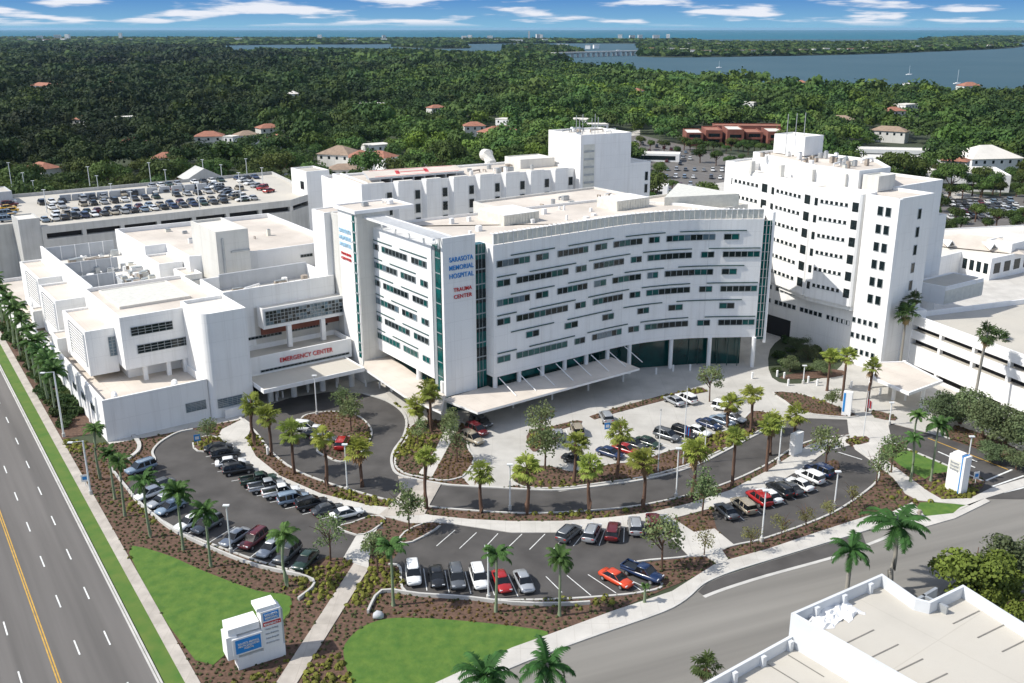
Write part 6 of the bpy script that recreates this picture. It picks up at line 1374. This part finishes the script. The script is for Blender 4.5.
for b, t, lb in [((658, 472), (660, 411), 'leftmost bare white flagpole on the plaza island'), ((683, 464.5), (687, 388), 'middle flagpole with furled dark flag'), ((705, 449.5), (707, 424), 'short right flagpole on the plaza island'), ((863, 439), (867, 393), 'tall flagpole with red and white flag by the crossing')]:
    x, y = at(*b); h = pole_h(b, t); e = empty('flagpole', (x, y, .1), 0, lb, 'flagpole', 'flagpoles'); m = MB(); m.tube([(0, 0, 0), (0, 0, h)], [.09, .05], 8); part('pole', m, ['pole'], e); m = MB(); m.tube([(0, 0, h), (0, 0, h + .18)], .1, 8); part('finial', m, ['metal'], e)
    if 'furled' in lb or 'red' in lb:
        m = MB(); z = h * (.42 if 'furled' in lb else .72)
        for k in range(4): m.add([(.05 + k * .2, 0.05 * (-1) ** k, z + 1.2 - k * .18), (.25 + k * .2, -.05 * (-1) ** k, z + 1.05 - k * .18), (.25 + k * .2, -.05 * (-1) ** k, z - .4 - k * .1), (.05 + k * .2, .05 * (-1) ** k, z - .3 - k * .1)], [(0, 1, 2, 3)], k % 2)
        part('flag', m, ['blue' if 'furled' in lb else 'red', 'red' if 'furled' in lb else 'plain'], e)
bm = MB(); bm.tube([(0, 0, 0), (0, 0, 1.25), (0, 0, 1.32)], [.2, .2, .12], 10); bmm = bm.mesh('bollard', ['plain'])
for i, (px, py) in enumerate([(270, 404), (277, 401), (283, 398), (308, 392.5), (337, 388), (366, 387), (380, 388.5), (391, 390.5), (513, 408), (552, 400), (588, 391), (623, 382), (656, 374.5), (673, 371.5), (690, 371), (752, 379), (777, 377), (788, 386), (817, 386), (851, 388), (808, 383), (880, 395), (905, 401), (784, 379), (268, 455)]):
    o = bpy.data.objects.new('bollard', bmm); C.objects.link(o); o.location = (*at(px, py), .07); tag(o, ('short white bollard at the emergency canopy kerb' if px < 400 else 'short white bollard along the main canopy kerb' if px < 730 else 'short white bollard on the right forecourt'), 'bollard', 'bollards ' + ('emergency' if px < 400 else 'main canopy' if px < 730 else 'forecourt'))
# monument sign, lower left
s0, s1 = at(239, 671), at(286, 655.5); sa_ = math.atan2(s1[1] - s0[1], s1[0] - s0[0]); SL = math.dist(s0, s1)
MS = empty('monument_sign', (*s0, 0), sa_, 'white stepped monument sign with blue panels and red arrow strip on the lower lawn', 'sign')
def mp(name, x0, x1, y0, y1, z0, z1, mt): m = MB(); m.box(x0, x1, y0, y1, z0, z1); return part(name, m, [mt], MS)
k_ = SL / 6.2
mp('base', 0, SL, 0, 1.5, .02, 1.5, 'plain'); mp('left_upright', -1.15 * k_, .2 * k_, .1, 2.1, 1.502, 4.2, 'plain'); mp('screen_box', -.5 * k_, 3.35 * k_, -.15, 1.7, 1.95, 3.95, 'plain'); mp('cap_block', -.8 * k_, 3.2 * k_, .25, 2.4, 4.21, 5.0, 'plain')
mp('tower_block', 3.4 * k_, 6.0 * k_, -.05, 1.6, 1.502, 6.1, 'plain'); mp('rear_fin', 6.0 * k_, 6.35 * k_, .3, 1.9, .02, 5.6, 'grey'); mp('top_block', 3.0 * k_, 5.6 * k_, .15, 2.1, 6.102, 6.5, 'plain')
mp('screen', -.15 * k_, 3.1 * k_, -.2, -.15, 2.15, 3.75, 'blue'); mp('header_panel', 3.7 * k_, 5.7 * k_, -.11, -.05, 5.0, 5.9, 'blue'); mp('arrow_strip', 3.6 * k_, 5.9 * k_, -.11, -.05, 4.35, 4.8, 'red')
lettering('SARASOTA\nMEMORIAL', .36, 'plain', MS, (4.7 * k_, -.13, 5.46), 0, 1.7 * k_); lettering('EMERGENCY >', .3, 'plain', MS, (4.75 * k_, -.13, 4.57), 0, 2.0 * k_)
lettering('SARASOTA MEMORIAL\nHEALTH CARE SYSTEM\nHOSPITAL', .30, 'plain', MS, (1.5 * k_, -.22, 2.95), 0, 2.7 * k_)
for k, tx in enumerate(['Visitor Parking', 'Main Entrance', 'Patient Drop-Off', 'Deliveries']): lettering(tx, .26, 'grey', MS, (4.65 * k_, -.07, 3.95 - k * .55), 0, 1.7 * k_)
# tall sign at the exit
t0, t1 = at(944.5, 489), at(957, 494.5); ta = math.atan2(t1[1] - t0[1], t1[0] - t0[0]); TL = math.dist(t0, t1)
TS = empty('monument_sign', (*t0, .1), ta, 'tall white monument sign with blue edge strip at the exit road', 'sign')
for nm, x0, x1, y0, y1, z0, z1, mt in [('panel', 0, TL, 0, 1.4, 0, 5.6, 'plain'), ('upright', TL, TL + .13, -.06, 1.5, 0, 5.9, 'blue'), ('end_fin', TL + .13, TL + .5, 0, 1.5, 0, 5.8, 'plain'), ('header_panel', .4, TL - .2, .1, 1.3, 5.6, 6.0, 'plain'), ('text_panel', .2, TL - .2, -.05, 0, 3.4, 4.9, 'screen')]:
    m = MB(); m.box(x0, x1, y0, y1, z0, z1); part(nm, m, [mt], TS)
for k, tx in enumerate(['Emergency', 'Hospital', 'Parking']): lettering(tx, .4, 'grey', TS, (TL / 2, -.08, 4.55 - k * .5), 0, TL * .6)
for (pa, pb, hh, lb) in [((841, 416), (850, 417.5), 4.4, 'white direction sign with blue left panel beside the plaza crossing'), ((793.5, 457), (802, 453), 3.6, 'blank white direction sign at the end of the ring drive')]:
    a_, b_ = at(*pa), at(*pb); e = empty('direction_sign', (*a_, .1), math.atan2(b_[1] - a_[1], b_[0] - a_[0]), lb, 'sign'); w = math.dist(a_, b_)
    m = MB(); m.box(0, w, 0, .9, 0, hh); part('panel', m, ['plain'], e); m = MB(); m.box(.1, w * .28, -.05, 0, .8, hh - .2); part('strip', m, ['blue' if 'blue' in lb else 'plain'], e)
for (px, py), lb in [((198, 446), 'small blue and white sign at the tip of the west lot'), ((607, 434), 'small blue and white sign on the pale plaza'), ((975, 484), 'white post sign beside the tall exit sign'), ((86, 487), 'small white sign on the boulevard verge')]:
    x, y = at(px, py); e = empty('small_sign', (x, y, .1), R(20), lb, 'sign'); m = MB(); m.tube([(0, 0, 0), (0, 0, 1.4)], .05, 6); part('post', m, ['pole'], e); m = MB(); m.box(-.5, .5, -.06, -.02, .8, 1.9); part('plate', m, ['plain' if 'white post' in lb or 'verge' in lb else 'blue'], e); m = MB(); m.box(-.3, .3, -.09, -.065, 1.1, 1.6); part('symbol', m, ['blue' if 'white post' in lb or 'verge' in lb else 'plain'], e)
x, y = at(919, 517); e = empty('fire_hydrant', (x, y, .14), 0, 'tan hydrant on the street corner grass', 'hydrant'); m = MB(); m.tube([(0, 0, 0), (0, 0, .7), (0, 0, .9), (0, 0, 1.0)], [.28, .24, .26, .1], 10); part('barrel', m, ['rust'], e); m = MB(); m.tube([(-.4, 0, .6), (.4, 0, .6)], .12, 8); part('outlet', m, ['rust'], e)
x, y = at(378.5, 618); o = bpy.data.objects.new('boulder', None); bpy.data.objects.remove(o); m = MB(); loft(m, [(-.6, 0, .5, .3), (-.2, 0, .8, .55), (.3, 0, .7, .5), (.6, 0, .4, .25)], n=8); o = m.build('boulder', ['grey'], smooth=True); o.location = (x, y, .05); tag(o, 'grey boulder at the tip of the low wall above the south lawn', 'rock')
# rubble pile on the corner garage
x, y = at(834, 615, 9.8); rr = random.Random(3); m = MB(); nx_, ny_ = 16, 9; vs = []
for j_ in range(ny_):
    for i_ in range(nx_):
        ed = min(i_, nx_ - 1 - i_, j_, ny_ - 1 - j_); u_, v_ = (i_ / (nx_ - 1) - .5) * 5.6, (j_ / (ny_ - 1) - .5) * 2.6
        vs.append((u_ + rr.uniform(-.16, .16) + (rr.uniform(-.5, .5) if ed == 0 else 0), v_ + rr.uniform(-.12, .12) + (rr.uniform(-.4, .4) if ed == 0 else 0), 0 if ed == 0 else rr.uniform(.08, .55) * (.5 + .5 * abs(math.sin(i_ * .7)))))
m.add(vs, [(j_ * nx_ + i_, j_ * nx_ + i_ + 1, (j_ + 1) * nx_ + i_ + 1, (j_ + 1) * nx_ + i_) for j_ in range(ny_ - 1) for i_ in range(nx_ - 1)])
o = m.build('tarpaulin_heap', ['plain']); o.location = (x, y, 9.77); o.rotation_euler = (0, 0, R(30)); tag(o, 'crumpled white tarpaulin in the parapet corner of the bottom right roof', 'tarpaulin')

# air between here and the coast
m = MB(); m.box(-24500, 24500, -1500, 33500, -3.4, 67.5)
hz_m = bpy.data.materials.new('haze'); hz_m.use_nodes = True; t = hz_m.node_tree; t.nodes.clear()
ho = t.nodes.new('ShaderNodeOutputMaterial'); hv = t.nodes.new('ShaderNodeVolumePrincipled'); hv.inputs['Color'].default_value = (.5, .74, 1.0, 1); hv.inputs['Density'].default_value = 2.3e-5; hv.inputs['Anisotropy'].default_value = .2
t.links.new(hv.outputs[0], ho.inputs['Volume'])
o = m.build('haze', [hz_m]); tag(o, 'thin blue sea air over the woods and bay', 'haze', None, 'stuff')
